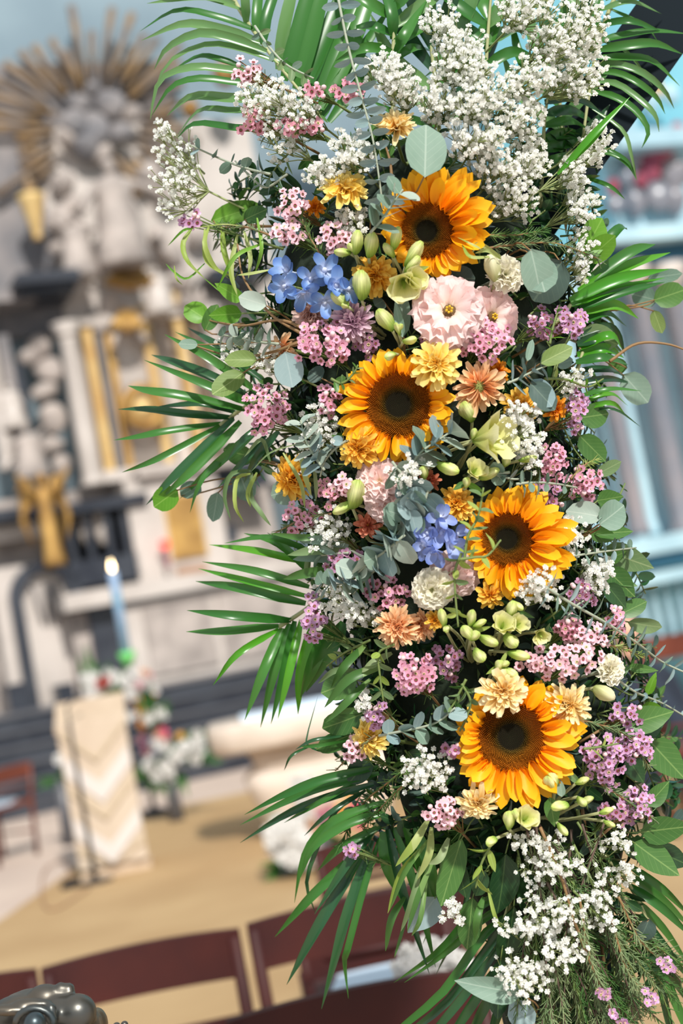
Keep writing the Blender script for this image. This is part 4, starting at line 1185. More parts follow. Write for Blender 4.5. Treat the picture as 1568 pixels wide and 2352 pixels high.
def waxflower(label, x, y, rx, ry, n, col='pink', dh=.03, root=None, buds=3, sz=11.5, needles=26, thick=.02):
    q = random.Random(int(x * 11 + y * 3))
    h0 = H(x, y, dh)
    p = PT(x, y, h0)
    BLOOMS.append((x, y, label))
    t = thing('waxflower', label, 'flower', p, 'waxflower sprigs on the flower column')
    rx_, ry_ = root if root else (x * .6 + axis(y + 60) * .4, y + ry + 45)
    base = PT(rx_, ry_, H(rx_, ry_, -.03) * .8)
    mb, nb = MB(), MB()
    mid = base + (p - base) * .45
    mb.tube([base, mid], .0016, .0014, 5)
    cs = []
    for i in range(n + buds):
        a, rad = i * 2.4 + q.uniform(-.5, .5), math.sqrt((i + .5) / (n + buds)) * q.uniform(.82, 1.22)
        fx, fy = x + math.cos(a) * rad * rx, y + math.sin(a) * rad * ry
        c = PT(fx, fy, h0 + thick * (1 - min(1, rad * rad)) + q.uniform(-.007, .007))
        z = nrm(.7 * math.cos(a) * rad + q.uniform(-.45, .45), -.7 * math.sin(a) * rad + q.uniform(-.35, .45))
        if i % (n // max(1, buds) + 1) == 2 and buds:
            link('bud', SHB(), t, frame(c, z, 0, sz * .55 * PX))
        else:
            link('blossom', wax_mesh(col, 'waxcup' if q.random() < .72 else 'waxcup2'), t, frame(c, z, q.uniform(0, 6), q.uniform(.82, 1.1) * sz * PX))
        e = c - z * (sz * .7 * PX)
        if i % 2 == 0 or n < 14:
            m2 = mid + (e - mid) * .6 - bk * .004
            mb.tube([mid, m2, e], .0008, .0006, 4, cap=False)
            cs.append((mid, m2))
    put(mb, 'stem', M['twig'] if q.random() < .5 else M['stem'], t)
    for i in range(needles):
        a, b = cs[q.randrange(len(cs))]
        c = a + (b - a) * q.uniform(.1, 1.2)
        d = ((b - a).normalized() * .6 + V((q.uniform(-1, 1), q.uniform(-1, 1), q.uniform(-1, 1)))).normalized()
        nb.tube([c, c + d * q.uniform(.008, .016)], .0006, .0003, 3, cap=False)
    if needles: tag(put(nb, 'needle', M['mid'], t), kind='stuff')
def SHB():
    if 'waxbud' not in SH:
        mb = MB(); mb.ball(V((0, 0, 0)), 1, 8, 6); mb.tube([V((0, 0, -.5)), V((0, 0, -1.8))], .7, .2, 6)
        SH['waxbud'] = mesh('waxbud', mb.v, mb.f, M['waxbud'])
    return SH['waxbud']

# ---------------------------------------------------------------- leafy stems
def big_leaves(name, label, cat, leaves, group=None, dh=.05, stem='twig', kind='round', root=None, flat=.35):
    """leaves: (x_base, y_base, x_tip, y_tip, width px, material[, dh])"""
    x0, y0 = leaves[0][0], leaves[0][1]
    p = S(x0, y0, dh)
    t = thing(name, label, cat, p, group)
    rx_, ry_ = root if root else (x0 * .6 + axis(y0) * .4, y0 + 40)
    rp = PT(rx_, ry_, H(rx_, ry_, -.04))
    mb = MB()
    for lf in leaves:
        ax, ay, bx, by, wd, m_ = lf[:6]
        d_ = lf[6] if len(lf) > 6 else dh
        a, b = S(ax, ay, d_), PT(bx, by, H(ax, ay, d_) + R.uniform(-.01, .012))
        link('leaf', leafmesh(kind, m_, R.randrange(3)), t, fit(a, b, wd * PX, nrm(R.uniform(-flat, flat), R.uniform(-flat, flat * 1.2))))
        mb.tube(smooth_line([a + (b - a) * .04, a + (rp - a) * .35 + (a - b) * .25, rp], 6), .0008, .0011, 5)
    put(mb, 'stem', M[stem], t)
    return t
def leaf_stem(name, label, cat, line, L, W, n, mat, group=None, dh=.05, kind='round', stem='stemgrey', r_=.0015, pair=True, up_=.3, jit=.5, dh2=None, angle=62, taper=.45):
    """leaves in pairs along a line of pixels"""
    pts = [PT(x, y, H(x, y, dh + ((dh2 - dh) * i / max(1, len(line) - 1) if dh2 is not None else 0))) for i, (x, y) in enumerate(line)]
    q = random.Random(int(line[0][0] * 5 + line[-1][1]))
    c = smooth_line(pts, 24)
    t = thing(name, label, cat, c[0], group)
    mb = MB(); mb.tube(c, r_, r_ * .6, 6); put(mb, 'stem', M[stem], t)
    mats = mat if isinstance(mat, (list, tuple)) else [mat]
    for i in range(n):
        f_ = (i + .7) / (n + .4) * 24
        k = min(23, int(f_))
        o = c[k] + (c[k + 1] - c[k]) * (f_ - k)
        tg = (c[k + 1] - c[k]).normalized()
        s_ = 1 - taper * i / n
        for sgn in ((1, -1) if pair else ((1,) if i % 2 else (-1,))):
            side = tg.cross(bk).normalized() * sgn
            an = math.radians(angle + q.uniform(-14, 14))
            tw = q.uniform(-jit, jit) + (PI / 2 if pair and i % 2 else 0) * .55
            side = side * math.cos(tw) + bk * abs(math.sin(tw)) * (1 if sgn > 0 else .5)
            d = tg * math.cos(an) + side * math.sin(an)
            nz = bk * up_ + tg * .5 + rt * q.uniform(-.3, .3) + up * q.uniform(-.1, .4)
            link('leaf', leafmesh(kind, q.choice(mats), q.randrange(3)), t, fit(o, o + d * L * PX * s_ * q.uniform(.85, 1.12), W * PX * s_, nz))
    return t
def strap_mesh(pts, wd, mat, fold=.25, prof='palm', n=10, face=None):
    c = smooth_line(pts, n)
    mb = MB(); vs = []
    for i, p in enumerate(c):
        t = i / n
        tg = (c[min(i + 1, n)] - c[max(i - 1, 0)]).normalized()
        f_ = face or bk
        s_ = tg.cross(f_)
        s_ = s_.normalized() if s_.length > 1e-6 else rt
        nn = s_.cross(tg)
        w_ = (.5 + .5 * min(1, t / .2)) * (1 - max(0, (t - .42) / .58) ** 1.8) if prof == 'palm' else math.sin(PI * min(1, .08 + t * .92)) ** .7
        w_ = max(w_, .03) * wd * .5
        vs += [p - s_ * w_ + nn * (w_ * fold), p - nn * (w_ * fold), p + s_ * w_ + nn * (w_ * fold)]
    fs = []
    for i in range(n):
        a = 3 * i
        fs += [(a, a + 1, a + 4, a + 3), (a + 1, a + 2, a + 5, a + 4)]
    mb.add(vs, fs)
    return mb
def palm(label, rachis, leaflets, wd, mat, dh=-.02, name='palm_frond', cat='leaf', group='palm fronds around the flower column', arch=.03, rr_=.0028, fold=.3, tipdh=0.0, sway=1):
    """leaflets: lists of pixels from the foot (on the rachis) to the tip"""
    rp = [PT(x, y, H(x, y, dh) * .6 + dh * .4) for x, y in rachis]
    t = thing(name, label, cat, rp[0], group)
    mb = MB(); mb.tube(smooth_line(rp, 14), rr_, rr_ * .5, 7); put(mb, 'rachis', M['stempale'], t)
    q = random.Random(int(rachis[0][0]))
    mats = mat if isinstance(mat, (list, tuple)) else [mat]
    for lf in leaflets:
        w_ = wd
        if isinstance(lf[-1], (int, float)): w_, lf = lf[-1], lf[:-1]
        lf = list(lf)
        if lf[-1][1] < -5 or lf[-1][1] > 2356:      # leaflets cut by the frame go on beyond it
            (ax, ay), (bx, by) = lf[-2], lf[-1]
            lf.append((bx + (bx - ax) * .7, by + (by - ay) * .7))
        h0 = H(lf[0][0], lf[0][1], dh) * .6 + dh * .4
        k = len(lf) - 1
        h1 = tipdh + q.uniform(-.05, .05) * sway
        pts = []
        for i, (x, y) in enumerate(lf):
            f_ = i / k
            pts.append(PT(x, y, h0 + (h1 - h0) * f_ + arch * math.sin(PI * f_) + q.uniform(-.004, .004)))
        face = (bk * 1.0 + up * q.uniform(-.1, .6) + rt * q.uniform(-.35, .35)).normalized()
        put(strap_mesh(pts, w_ * 1.4 * PX, None, fold, 'palm', 10, face), 'leaflet', M[q.choice(mats)], t)
    return t
def strap_plant(name, label, cat, blades, wd, mat, dh=.02, group=None, prof='strap'):
    b0 = blades[0][0]
    t = thing(name, label, cat, S(b0[0], b0[1], dh), group)
    q = random.Random(int(b0[0] + b0[1]))
    mats = mat if isinstance(mat, (list, tuple)) else [mat]
    for bl in blades:
        w_ = wd
        if isinstance(bl[-1], (int, float)): w_, bl = bl[-1], bl[:-1]
        h0 = H(bl[0][0], bl[0][1], dh)
        pts = [PT(x, y, h0 + .012 * math.sin(PI * i / (len(bl) - 1)) + q.uniform(-.006, .006)) for i, (x, y) in enumerate(bl)]
        put(strap_mesh(pts, w_ * PX, None, .25, prof, 10, (bk + up * q.uniform(-.3, .6) + rt * q.uniform(-.6, .6)).normalized()), 'leaf', M[q.choice(mats)], t)
    return t
def needle_branch(label, line, n=90, L=20, mat='soft', dh=.02, stem='twig', tips=0, tipcol='light', group='needle leaved branches'):
    pts = [PT(x, y, H(x, y, dh)) for x, y in line]
    c = smooth_line(pts, 16)
    q = random.Random(int(line[0][0] + line[-1][0] * 3))
    t = thing('needle_branch', label, 'branch', c[0], group)
    mb = MB(); mb.tube(c, .0014, .0007, 5); put(mb, 'stem', M[stem], t)
    nb = MB()
    for i in range(n):
        f_ = q.uniform(.5, 15.99); k = int(f_)
        o = c[k] + (c[k + 1] - c[k]) * (f_ - k)
        tg = (c[k + 1] - c[k]).normalized()
        d = (tg * 1.0 + V((q.uniform(-1, 1), q.uniform(-1, 1), q.uniform(-1, 1))) * .8).normalized()
        nb.tube([o, o + d * L * PX * q.uniform(.7, 1.2)], .0007, .0004, 3, cap=False)
    tag(put(nb, 'needle', M[mat], t), kind='stuff')
    for i in range(tips):
        x, y = line[-1]
        a = S(x + q.uniform(-18, 18), y + q.uniform(-14, 14), dh + .005)
        link('blossom', wax_mesh(tipcol, 'waxcup2'), t, frame(a, nrm(q.uniform(-.9, .9), q.uniform(-.6, .8)), q.uniform(0, 6), 11 * PX))

# ---------------------------------------------------------------- the arch frame and the mossy core
t = thing('arch_frame', 'black steel arch frame carrying the flower column', 'arch', PT(1215, 2300, -.06))
def bar(p, q, wx, wy, name):
    y = (q - p); L = y.length; y.normalize()
    x = y.cross(bk).normalized(); z = x.cross(y)
    m = Matrix((x, y, z)).transposed().to_4x4(); m.translation = p
    mb = MB(); mb.box(-wx / 2, wx / 2, 0, L, -wy / 2, wy / 2, 0, m); put(mb, name, M['frameblack'], t, False)
pk = PT(1165, 560, -.05)
foot = V((PT(1190, 2200, -.05).x, PT(1190, 2200, -.05).y, 0))
bar(foot, pk, .05, .04, 'upright')
bar(pk, PT(1640, -110, -.05), .075, .05, 'diagonal_beam')
mb = MB(); mb.box(foot.x - .25, foot.x + .25, foot.y - .2, foot.y + .2, 0.012, .03); put(mb, 'foot_plate', M['frameblack'], t, False)
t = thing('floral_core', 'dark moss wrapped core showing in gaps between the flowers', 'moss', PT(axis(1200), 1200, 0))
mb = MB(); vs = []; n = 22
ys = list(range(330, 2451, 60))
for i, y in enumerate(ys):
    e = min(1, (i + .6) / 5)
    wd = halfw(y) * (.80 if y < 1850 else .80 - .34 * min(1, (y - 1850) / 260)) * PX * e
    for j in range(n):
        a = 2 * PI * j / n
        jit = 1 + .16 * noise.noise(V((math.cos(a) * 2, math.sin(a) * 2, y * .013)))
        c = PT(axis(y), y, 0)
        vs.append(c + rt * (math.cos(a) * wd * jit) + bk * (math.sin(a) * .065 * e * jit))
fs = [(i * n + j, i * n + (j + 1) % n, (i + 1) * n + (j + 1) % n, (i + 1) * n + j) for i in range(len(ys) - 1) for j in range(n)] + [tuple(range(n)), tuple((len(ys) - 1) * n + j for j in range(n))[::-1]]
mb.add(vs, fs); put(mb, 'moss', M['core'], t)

# ---------------------------------------------------------------- sunflowers
sunflower('top sunflower, half hidden by pale buds and round silver leaves', 982, 530, 64, 62, -.34, -.24, (.30, .32), .035, 1)
sunflower('second sunflower from the top, with a broad green black centre', 915, 930, 75, 56, -.10, .02, (-.16, -.05), .035, 2)
sunflower('third sunflower from the top, with curled short petals on one side', 1165, 1238, 62, 62, -.22, .05, (.42, -.05), .035, 3)
sunflower('lowest sunflower, the largest, with long drooping lower petals', 1172, 1690, 79, 66, -.05, .03, (.32, -.26), .04, 4)

# ---------------------------------------------------------------- chrysanthemums
for a in (
    ('pale yellow chrysanthemum seen from the side, above the top sunflower', 908, 298, 50, 'cream', -.05, 1.5, 'side', 'heart', .02),
    ('yellow chrysanthemum tilted upward beside the silver eucalyptus above the top sunflower', 790, 440, 58, 'yellow', .12, .75, 'deco', 'heart', .035),
    ('golden orange chrysanthemum between the blue delphinium and the top sunflower', 858, 634, 50, 'gold', .15, .1, 'deco', 'heartdark', .03),
    ('bright yellow chrysanthemum resting on the edge of the second sunflower', 1000, 838, 58, 'yellow', .05, .12, 'deco', 'heart', .055),
    ('peach daisy chrysanthemum with a green heart', 1098, 888, 58, 'peach', .1, -.05, 'daisy', 'heartgreen', .03),
    ('golden yellow chrysanthemum under the second sunflower', 825, 1030, 46, 'gold', -.35, -.15, 'deco', 'heart', .045),
    ('golden chrysanthemum turned away behind the curly willow leaves', 674, 1100, 54, 'gold', -1.2, -.3, 'deco', 'heart', .0),
    ('gold chrysanthemum with a rust heart above the pale blue delphinium', 1048, 1155, 42, 'gold', .15, .1, 'deco', 'heartdark', .035),
    ('small golden chrysanthemum just below the third sunflower', 1125, 1366, 34, 'gold', .1, -.3, 'small', 'heart', .025),
    ('large apricot chrysanthemum below the cream lisianthus', 912, 1440, 50, 'peach', -.15, .05, 'quill', 'heartdark', .04),
    ('pale apricot chrysanthemum tucked beside the large apricot one', 966, 1436, 36, 'peach', .3, -.2, 'quill', 'heart', .02),
    ('small honey yellow chrysanthemum beside the two apricot ones', 998, 1425, 24, 'gold', .1, -.1, 'small', 'heartgreen', .035),
    ('cream chrysanthemum with brown heart directly on top of the lowest sunflower', 1155, 1588, 55, 'cream', .0, .15, 'deco', 'heartdark', .06),
    ('pale yellow chrysanthemum touching the upper rim of the lowest sunflower', 1303, 1620, 54, 'cream', .2, .1, 'quill', 'heart', .05),
    ('pale yellow chrysanthemum turned sideways beside pink waxflower low on the column', 850, 1695, 46, 'yellow', -.9, -.1, 'deco', 'heart', .015),
    ('cream chrysanthemum at the lower edge of the lowest sunflower', 1097, 1842, 44, 'cream', -.15, -.35, 'deco', 'heart', .045),
    ('golden chrysanthemum half covered by white florets', 1195, 935, 44, 'gold', .1, -.1, 'deco', 'heartdark', .02),
    ('small orange yellow chrysanthemum peeping out beside the white florets', 1275, 940, 30, 'orange', .5, -.2, 'small', 'heart', .015),
    ('small orange chrysanthemum behind the peach daisy', 1140, 852, 30, 'orange', .2, .2, 'small', 'heartgreen', .015),
    ('blush beige chrysanthemum above the pink waxflower', 715, 722, 48, 'blush', -.25, -.1, 'quill', 'heart', .02),
    ('lilac pink chrysanthemum with drooping petals under the delphinium', 808, 738, 50, 'lilac', .1, -.35, 'quill', 'heart', .03),
    ('salmon coral chrysanthemum under the blush lisianthus', 845, 1205, 32, 'coral', -.1, -.2, 'small', 'heart', .02),
    ('tiny orange chrysanthemum under the yellow upward tilted one', 722, 477, 24, 'orange', .1, .1, 'small', 'heart', .015),
    ('salmon coral chrysanthemum in shadow beside the silver leaves', 985, 1105, 26, 'coral', .0, -.2, 'small', 'heart', .0),
    ('pale apricot chrysanthemum in shadow behind the large round blue leaf', 652, 800, 34, 'peach', -.2, -.1, 'small', 'heart', .005),
): mum(*a)

# ---------------------------------------------------------------- lisianthus
for a in (
    ('large pale pink lisianthus with yellow stamens in its open throat', 1030, 715, 76, 'pink', -.02, .06, 1, .05, True),
    ('pale pink lisianthus tucked behind the large open one', 1128, 728, 64, 'pink', .35, -.05, 1, .025, True),
    ('upper half of a ruffled blush lisianthus by the white florets', 872, 1105, 52, 'blush', -.1, .25, 1, .035, False),
    ('lower ruffled blush lisianthus above the salmon coral chrysanthemum', 890, 1158, 44, 'blush', .0, -.4, 1, .03, False),
    ('blush pink lisianthus crossed by a small leaved vine', 1045, 1318, 52, 'blush', .15, -.1, 1, .02, False),
    ('cream lisianthus in front of the blush pink one', 992, 1355, 44, 'cream', -.15, -.1, 1, .045, False),
): lisianthus(*a)
lisianthus('ruffled cream lisianthus near the large round leaf', 1158, 632, 42, 'cream', .25, .1, 1, .04, False, 30)
lisianthus('ruffled cream lisianthus at the column edge beside pink waxflower', 1398, 1538, 34, 'cream', .5, .2, 1, .03, False, 25)
bud_stem('lisianthus_bud', 'pale green lisianthus bud beside the ruffled cream bloom', 'lisianthus buds', 'flower', [(1138, 648, 1124, 586, .6, 0)], 'budcream')
bud_stem('lisianthus_bud', 'plump green cream lisianthus buds beside the blush bloom', 'lisianthus buds', 'flower', [(808, 1168, 822, 1105, .62, 0), (812, 1155, 765, 1178, .5, 0)], 'budgreen')
bud_stem('lisianthus_bud', 'pale cream lisianthus bud above the pale yellow chrysanthemum', 'lisianthus buds', 'flower', [(1362, 1578, 1410, 1604, .7, 0)], 'budcream')
bud_stem('green_bud', 'grey green thistle like bud under the peach daisy', None, 'flower', [(1085, 968, 1064, 925, .8, 0)], 'budgreen', .02)

# ---------------------------------------------------------------- alstroemeria
AG = 'alstroemeria stems on the flower column'
def al(label, buds, leaves=(), dh=.05): bud_stem('alstroemeria', label, AG, 'flower', buds, 'budgreen', dh, leaves)
al('pale green alstroemeria buds under the silver leaves of the top sunflower', [(815, 585, 822, 530, .55, 0), (846, 592, 856, 535, .62, 0), (806, 582, 768, 578, .55, 0), (812, 580, 800, 560, .5, 0)])
al('pale green alstroemeria buds across the face of the top sunflower', [(930, 612, 968, 556, .5, 0), (930, 628, 962, 590, .55, 0), (900, 575, 915, 522, .5, 0), (905, 592, 882, 560, .5, 0), (938, 645, 978, 640, .9, 1), (925, 640, 930, 690, .95, 1)], [(940, 625, 985, 612, 14, 'yg')])
al('plump alstroemeria bud between blue delphinium and gold chrysanthemum', [(830, 690, 828, 622, .68, 0), (800, 705, 762, 672, .6, 0), (800, 706, 785, 700, .5, 0)])
al('trailing alstroemeria buds beside the large pink lisianthus', [(902, 760, 868, 712, .65, 0), (925, 785, 955, 778, .5, 0), (918, 770, 908, 742, .4, 0), (908, 812, 885, 822, .6, 0), (915, 760, 922, 745, .4, 0)], [(925, 775, 905, 690, 22, 'euc')], .045)
al('open cream alstroemeria beside the broad silver leaves', [(1085, 1012, 1190, 1005, .5, 1), (1110, 1005, 1148, 985, .8, 1), (1085, 1010, 1168, 1034, .4, 0), (1190, 1058, 1232, 1050, .42, 0), (1158, 1072, 1165, 1048, .7, 0), (1085, 1010, 1090, 985, .5, 0)], [(1180, 1040, 1170, 985, 24, 'bright')])
al('alstroemeria buds hanging between the silver leaves and the gold chrysanthemum', [(1002, 1064, 1052, 1084, .55, 0), (1100, 1100, 1145, 1078, .5, 0), (1080, 1092, 1108, 1060, .7, 1), (975, 1100, 970, 1072, .6, 0), (1070, 1120, 1072, 1098, .6, 0)], [(1072, 1110, 1110, 1130, 14, 'bright'), (1068, 1108, 1040, 1125, 14, 'mid')])
al('cluster of small pale alstroemeria buds below the small golden chrysanthemum', [(1078, 1440, 1085, 1402, .5, 0), (1085, 1470, 1062, 1440, .6, 0), (1100, 1460, 1142, 1480, .55, 0), (1090, 1490, 1110, 1518, .75, 0), (1080, 1470, 1098, 1452, .6, 0), (1085, 1440, 1115, 1425, .4, 0), (1020, 1440, 1012, 1400, .45, 0), (1030, 1438, 1022, 1450, .6, 0)], [(1080, 1450, 1130, 1440, 12, 'yg'), (1060, 1410, 1020, 1395, 12, 'yg')])
al('pale alstroemeria buds above the pink waxflower by the lowest sunflower', [(1168, 1420, 1180, 1382, .6, 0), (1150, 1445, 1160, 1410, .8, 1), (1180, 1440, 1208, 1420, .7, 1), (1160, 1455, 1185, 1485, .8, 0), (1165, 1498, 1215, 1510, .5, 0), (1235, 1450, 1250, 1475, .7, 1), (1175, 1380, 1200, 1400, .5, 0)], [(1170, 1400, 1230, 1420, 14, 'mid')])
al('alstroemeria buds leaning over the cream chrysanthemum of the lowest sunflower', [(1148, 1535, 1188, 1555, .6, 0), (1140, 1540, 1150, 1518, .6, 0), (1145, 1530, 1168, 1522, .5, 0)], [(1150, 1530, 1115, 1548, 12, 'yg'), (1150, 1525, 1165, 1495, 10, 'yg')])
al('alstroemeria buds hanging beneath the lowest sunflower', [(1275, 1808, 1258, 1782, .8, 0), (1305, 1848, 1268, 1855, .45, 0), (1168, 1905, 1168, 1865, .55, 0), (1200, 1885, 1222, 1860, .9, 1), (1280, 1890, 1302, 1918, .5, 0), (1140, 1925, 1118, 1940, .7, 0), (1190, 1880, 1180, 1862, .7, 0)], [(1262, 1830, 1275, 1905, 34, 'mid'), (1290, 1830, 1285, 1790, 20, 'euc')])
al('alstroemeria buds trailing beneath the lilac waxflower', [(1320, 1800, 1352, 1788, .5, 0), (1330, 1845, 1362, 1832, .5, 0), (1375, 1868, 1408, 1858, .5, 0), (1385, 1885, 1412, 1898, .5, 0), (1325, 1830, 1345, 1850, .7, 0)], [(1330, 1800, 1290, 1760, 16, 'soft')])

# ---------------------------------------------------------------- delphinium
delphinium('deep blue delphinium beside the golden orange chrysanthemum', [(660, 622, 34, -.4, .3), (742, 622, 36, .4, .3), (712, 640, 32, .0, -.2), (655, 655, 32, -.4, -.4), (698, 668, 34, -.1, -.6), (770, 655, 34, .5, .1), (745, 692, 32, .2, -.5), (796, 662, 30, .5, -.1)], 'delph')
delphinium('violet blue delphinium beside the third sunflower', [(1008, 1190, 30, .1, .6), (985, 1222, 32, -.3, .1), (1035, 1252, 34, .4, -.1), (1000, 1262, 32, -.1, -.4), (1012, 1222, 30, .1, .1), (1048, 1228, 26, .6, .1), (975, 1250, 26, -.5, -.2)], 'delph2')

# ---------------------------------------------------------------- baby's breath
G = "white baby's breath "
for a in (
    (G + 'reaching out over the blurred altar at the far edge', 400, 400, 58, 120, 110, -.0, (560, 480)),
    (G + 'tip at the outer edge under the curled palm leaflets', 372, 300, 30, 26, 16, .0, (470, 400)),
    (G + 'mixed with pink waxflower near the upper palm leaflets', 610, 228, 70, 48, 100, .03),
    (G + 'cloud between two pink waxflower sprigs near the top', 690, 250, 48, 46, 50, .02),
    (G + 'thin spray hanging under the pink waxflower near the top', 640, 318, 60, 48, 42, .01),
    (G + 'mound above the tilted yellow chrysanthemum', 808, 348, 54, 44, 80, .03),
    (G + 'mound beside the tilted yellow chrysanthemum', 745, 398, 48, 40, 66, .025),
    (G + 'sprig under the tilted yellow chrysanthemum', 808, 508, 42, 34, 40, .015),
    (G + 'crown just above the pale yellow side facing chrysanthemum', 895, 160, 50, 44, 85, .02),
    (G + 'mass between the side facing chrysanthemum and the great white cloud', 925, 210, 44, 44, 60, .01),
    (G + 'topmost tuft near the palm leaflets', 1008, 45, 46, 30, 55, .0),
    (G + 'second tuft from the top of the great white cloud', 1050, 90, 62, 38, 80, .01),
    (G + 'upper shoulder of the great white cloud', 1062, 150, 72, 46, 110, .03),
    (G + 'heart of the great white cloud', 1105, 228, 76, 52, 150, .045),
    (G + 'side of the great white cloud above the large oval leaf', 1012, 232, 52, 48, 85, .02),
    (G + 'tuft over the top edge of the picture', 1210, 22, 80, 48, 110, .02),
    (G + 'tall plume against the dark diagonal beam', 1345, 60, 46, 82, 115, .0),
    (G + 'upper plume beside the tall one on the dark beam', 1272, 92, 54, 60, 90, .02),
    (G + 'mound below the plumes at the dark beam', 1325, 172, 66, 52, 115, .0),
    (G + 'mound in the middle of the great white cloud', 1222, 178, 62, 44, 90, .04),
    (G + 'low shoulder of the great white cloud', 1200, 268, 58, 50, 95, .035),
    (G + 'lower mass of the great white cloud', 1100, 318, 78, 46, 120, .045),
    (G + 'lower lobe of the great white cloud beside the large oval leaf', 1150, 388, 72, 46, 105, .03),
    (G + 'thin lobe hanging from the great white cloud', 1215, 355, 44, 64, 80, .025),
    (G + 'drooping end of the great white cloud beside the top sunflower', 1178, 462, 62, 46, 75, .02),
    (G + 'separate spray beside the bright green blade', 1368, 330, 36, 50, 70, .0),
    (G + 'spray hanging below the bright green blade', 1318, 390, 34, 48, 55, .0),
    (G + 'tail of the spray below the bright green blade', 1338, 470, 34, 52, 66, .0),
    (G + 'tucked under the round leaf at the shaded side', 1335, 590, 26, 66, 40, .0),
    (G + 'veiling the golden chrysanthemum', 1195, 975, 54, 60, 90, .045),
    (G + 'trailing below the veiled golden chrysanthemum', 1215, 1050, 30, 44, 30, .03),
    (G + 'sprig beside the small glossy leaves at the shaded edge', 1315, 880, 34, 42, 34, .02),
    (G + 'sprig under the third sunflower', 1240, 1345, 56, 42, 75, .05),
    (G + 'sprig beside the third sunflower under the pale round leaf', 1312, 1225, 34, 50, 60, .02),
    (G + 'sprig at the edge below the third sunflower', 1372, 1315, 34, 54, 70, .015),
    (G + 'sprig crossing the olive round leaves', 540, 800, 46, 46, 36, .01),
    (G + 'sprig between the grey leaves and the large round blue leaf', 615, 830, 36, 34, 30, .015),
    (G + 'spray between pink waxflower and the second sunflower', 735, 985, 50, 54, 75, .02),
    (G + 'shaded spray below the lisianthus buds', 755, 1222, 54, 48, 80, .01),
    (G + 'shaded spray beside the silver leaf chain', 775, 1372, 50, 54, 60, .01),
    (G + 'loose shaded spray above the large apricot chrysanthemum', 830, 1412, 48, 36, 44, .015),
    (G + 'small sprig over the blush lisianthus', 935, 1085, 46, 40, 34, .05),
    (G + 'small sprig above the sideways yellow chrysanthemum', 836, 1612, 16, 34, 20, .02),
    (G + 'round sprig beside the lowest sunflower', 975, 1772, 66, 46, 80, .04),
    (G + 'first spray beneath the lowest sunflower', 1228, 1935, 62, 34, 44, .03),
    (G + 'diagonal spray on the lower stems', 1270, 1985, 72, 40, 68, .035),
    (G + 'thin spray under the lilac waxflower', 1415, 1935, 46, 36, 30, .02),
    (G + 'long arc of florets at the lower edge', 1420, 2010, 50, 44, 46, .025),
    (G + 'dense knot below the long arc of florets', 1370, 2055, 40, 34, 32, .03),
    (G + 'broad spray halfway down the bare stems', 1265, 2095, 70, 54, 96, .04),
    (G + 'outer wing of the broad spray on the bare stems', 1190, 2130, 52, 30, 44, .04),
    (G + 'small spray ending the broad one on the bare stems', 1382, 2110, 50, 26, 34, .03),
    (G + 'spray above the lowest one on the bare stems', 1290, 2185, 58, 44, 62, .04),
    (G + 'lowest spray beside the marbled grey leaf', 1200, 2245, 74, 46, 105, .05),
    (G + 'little sprig hanging alone among the hanging leaves', 1038, 2098, 34, 30, 30, .03),
): gyp(*a)

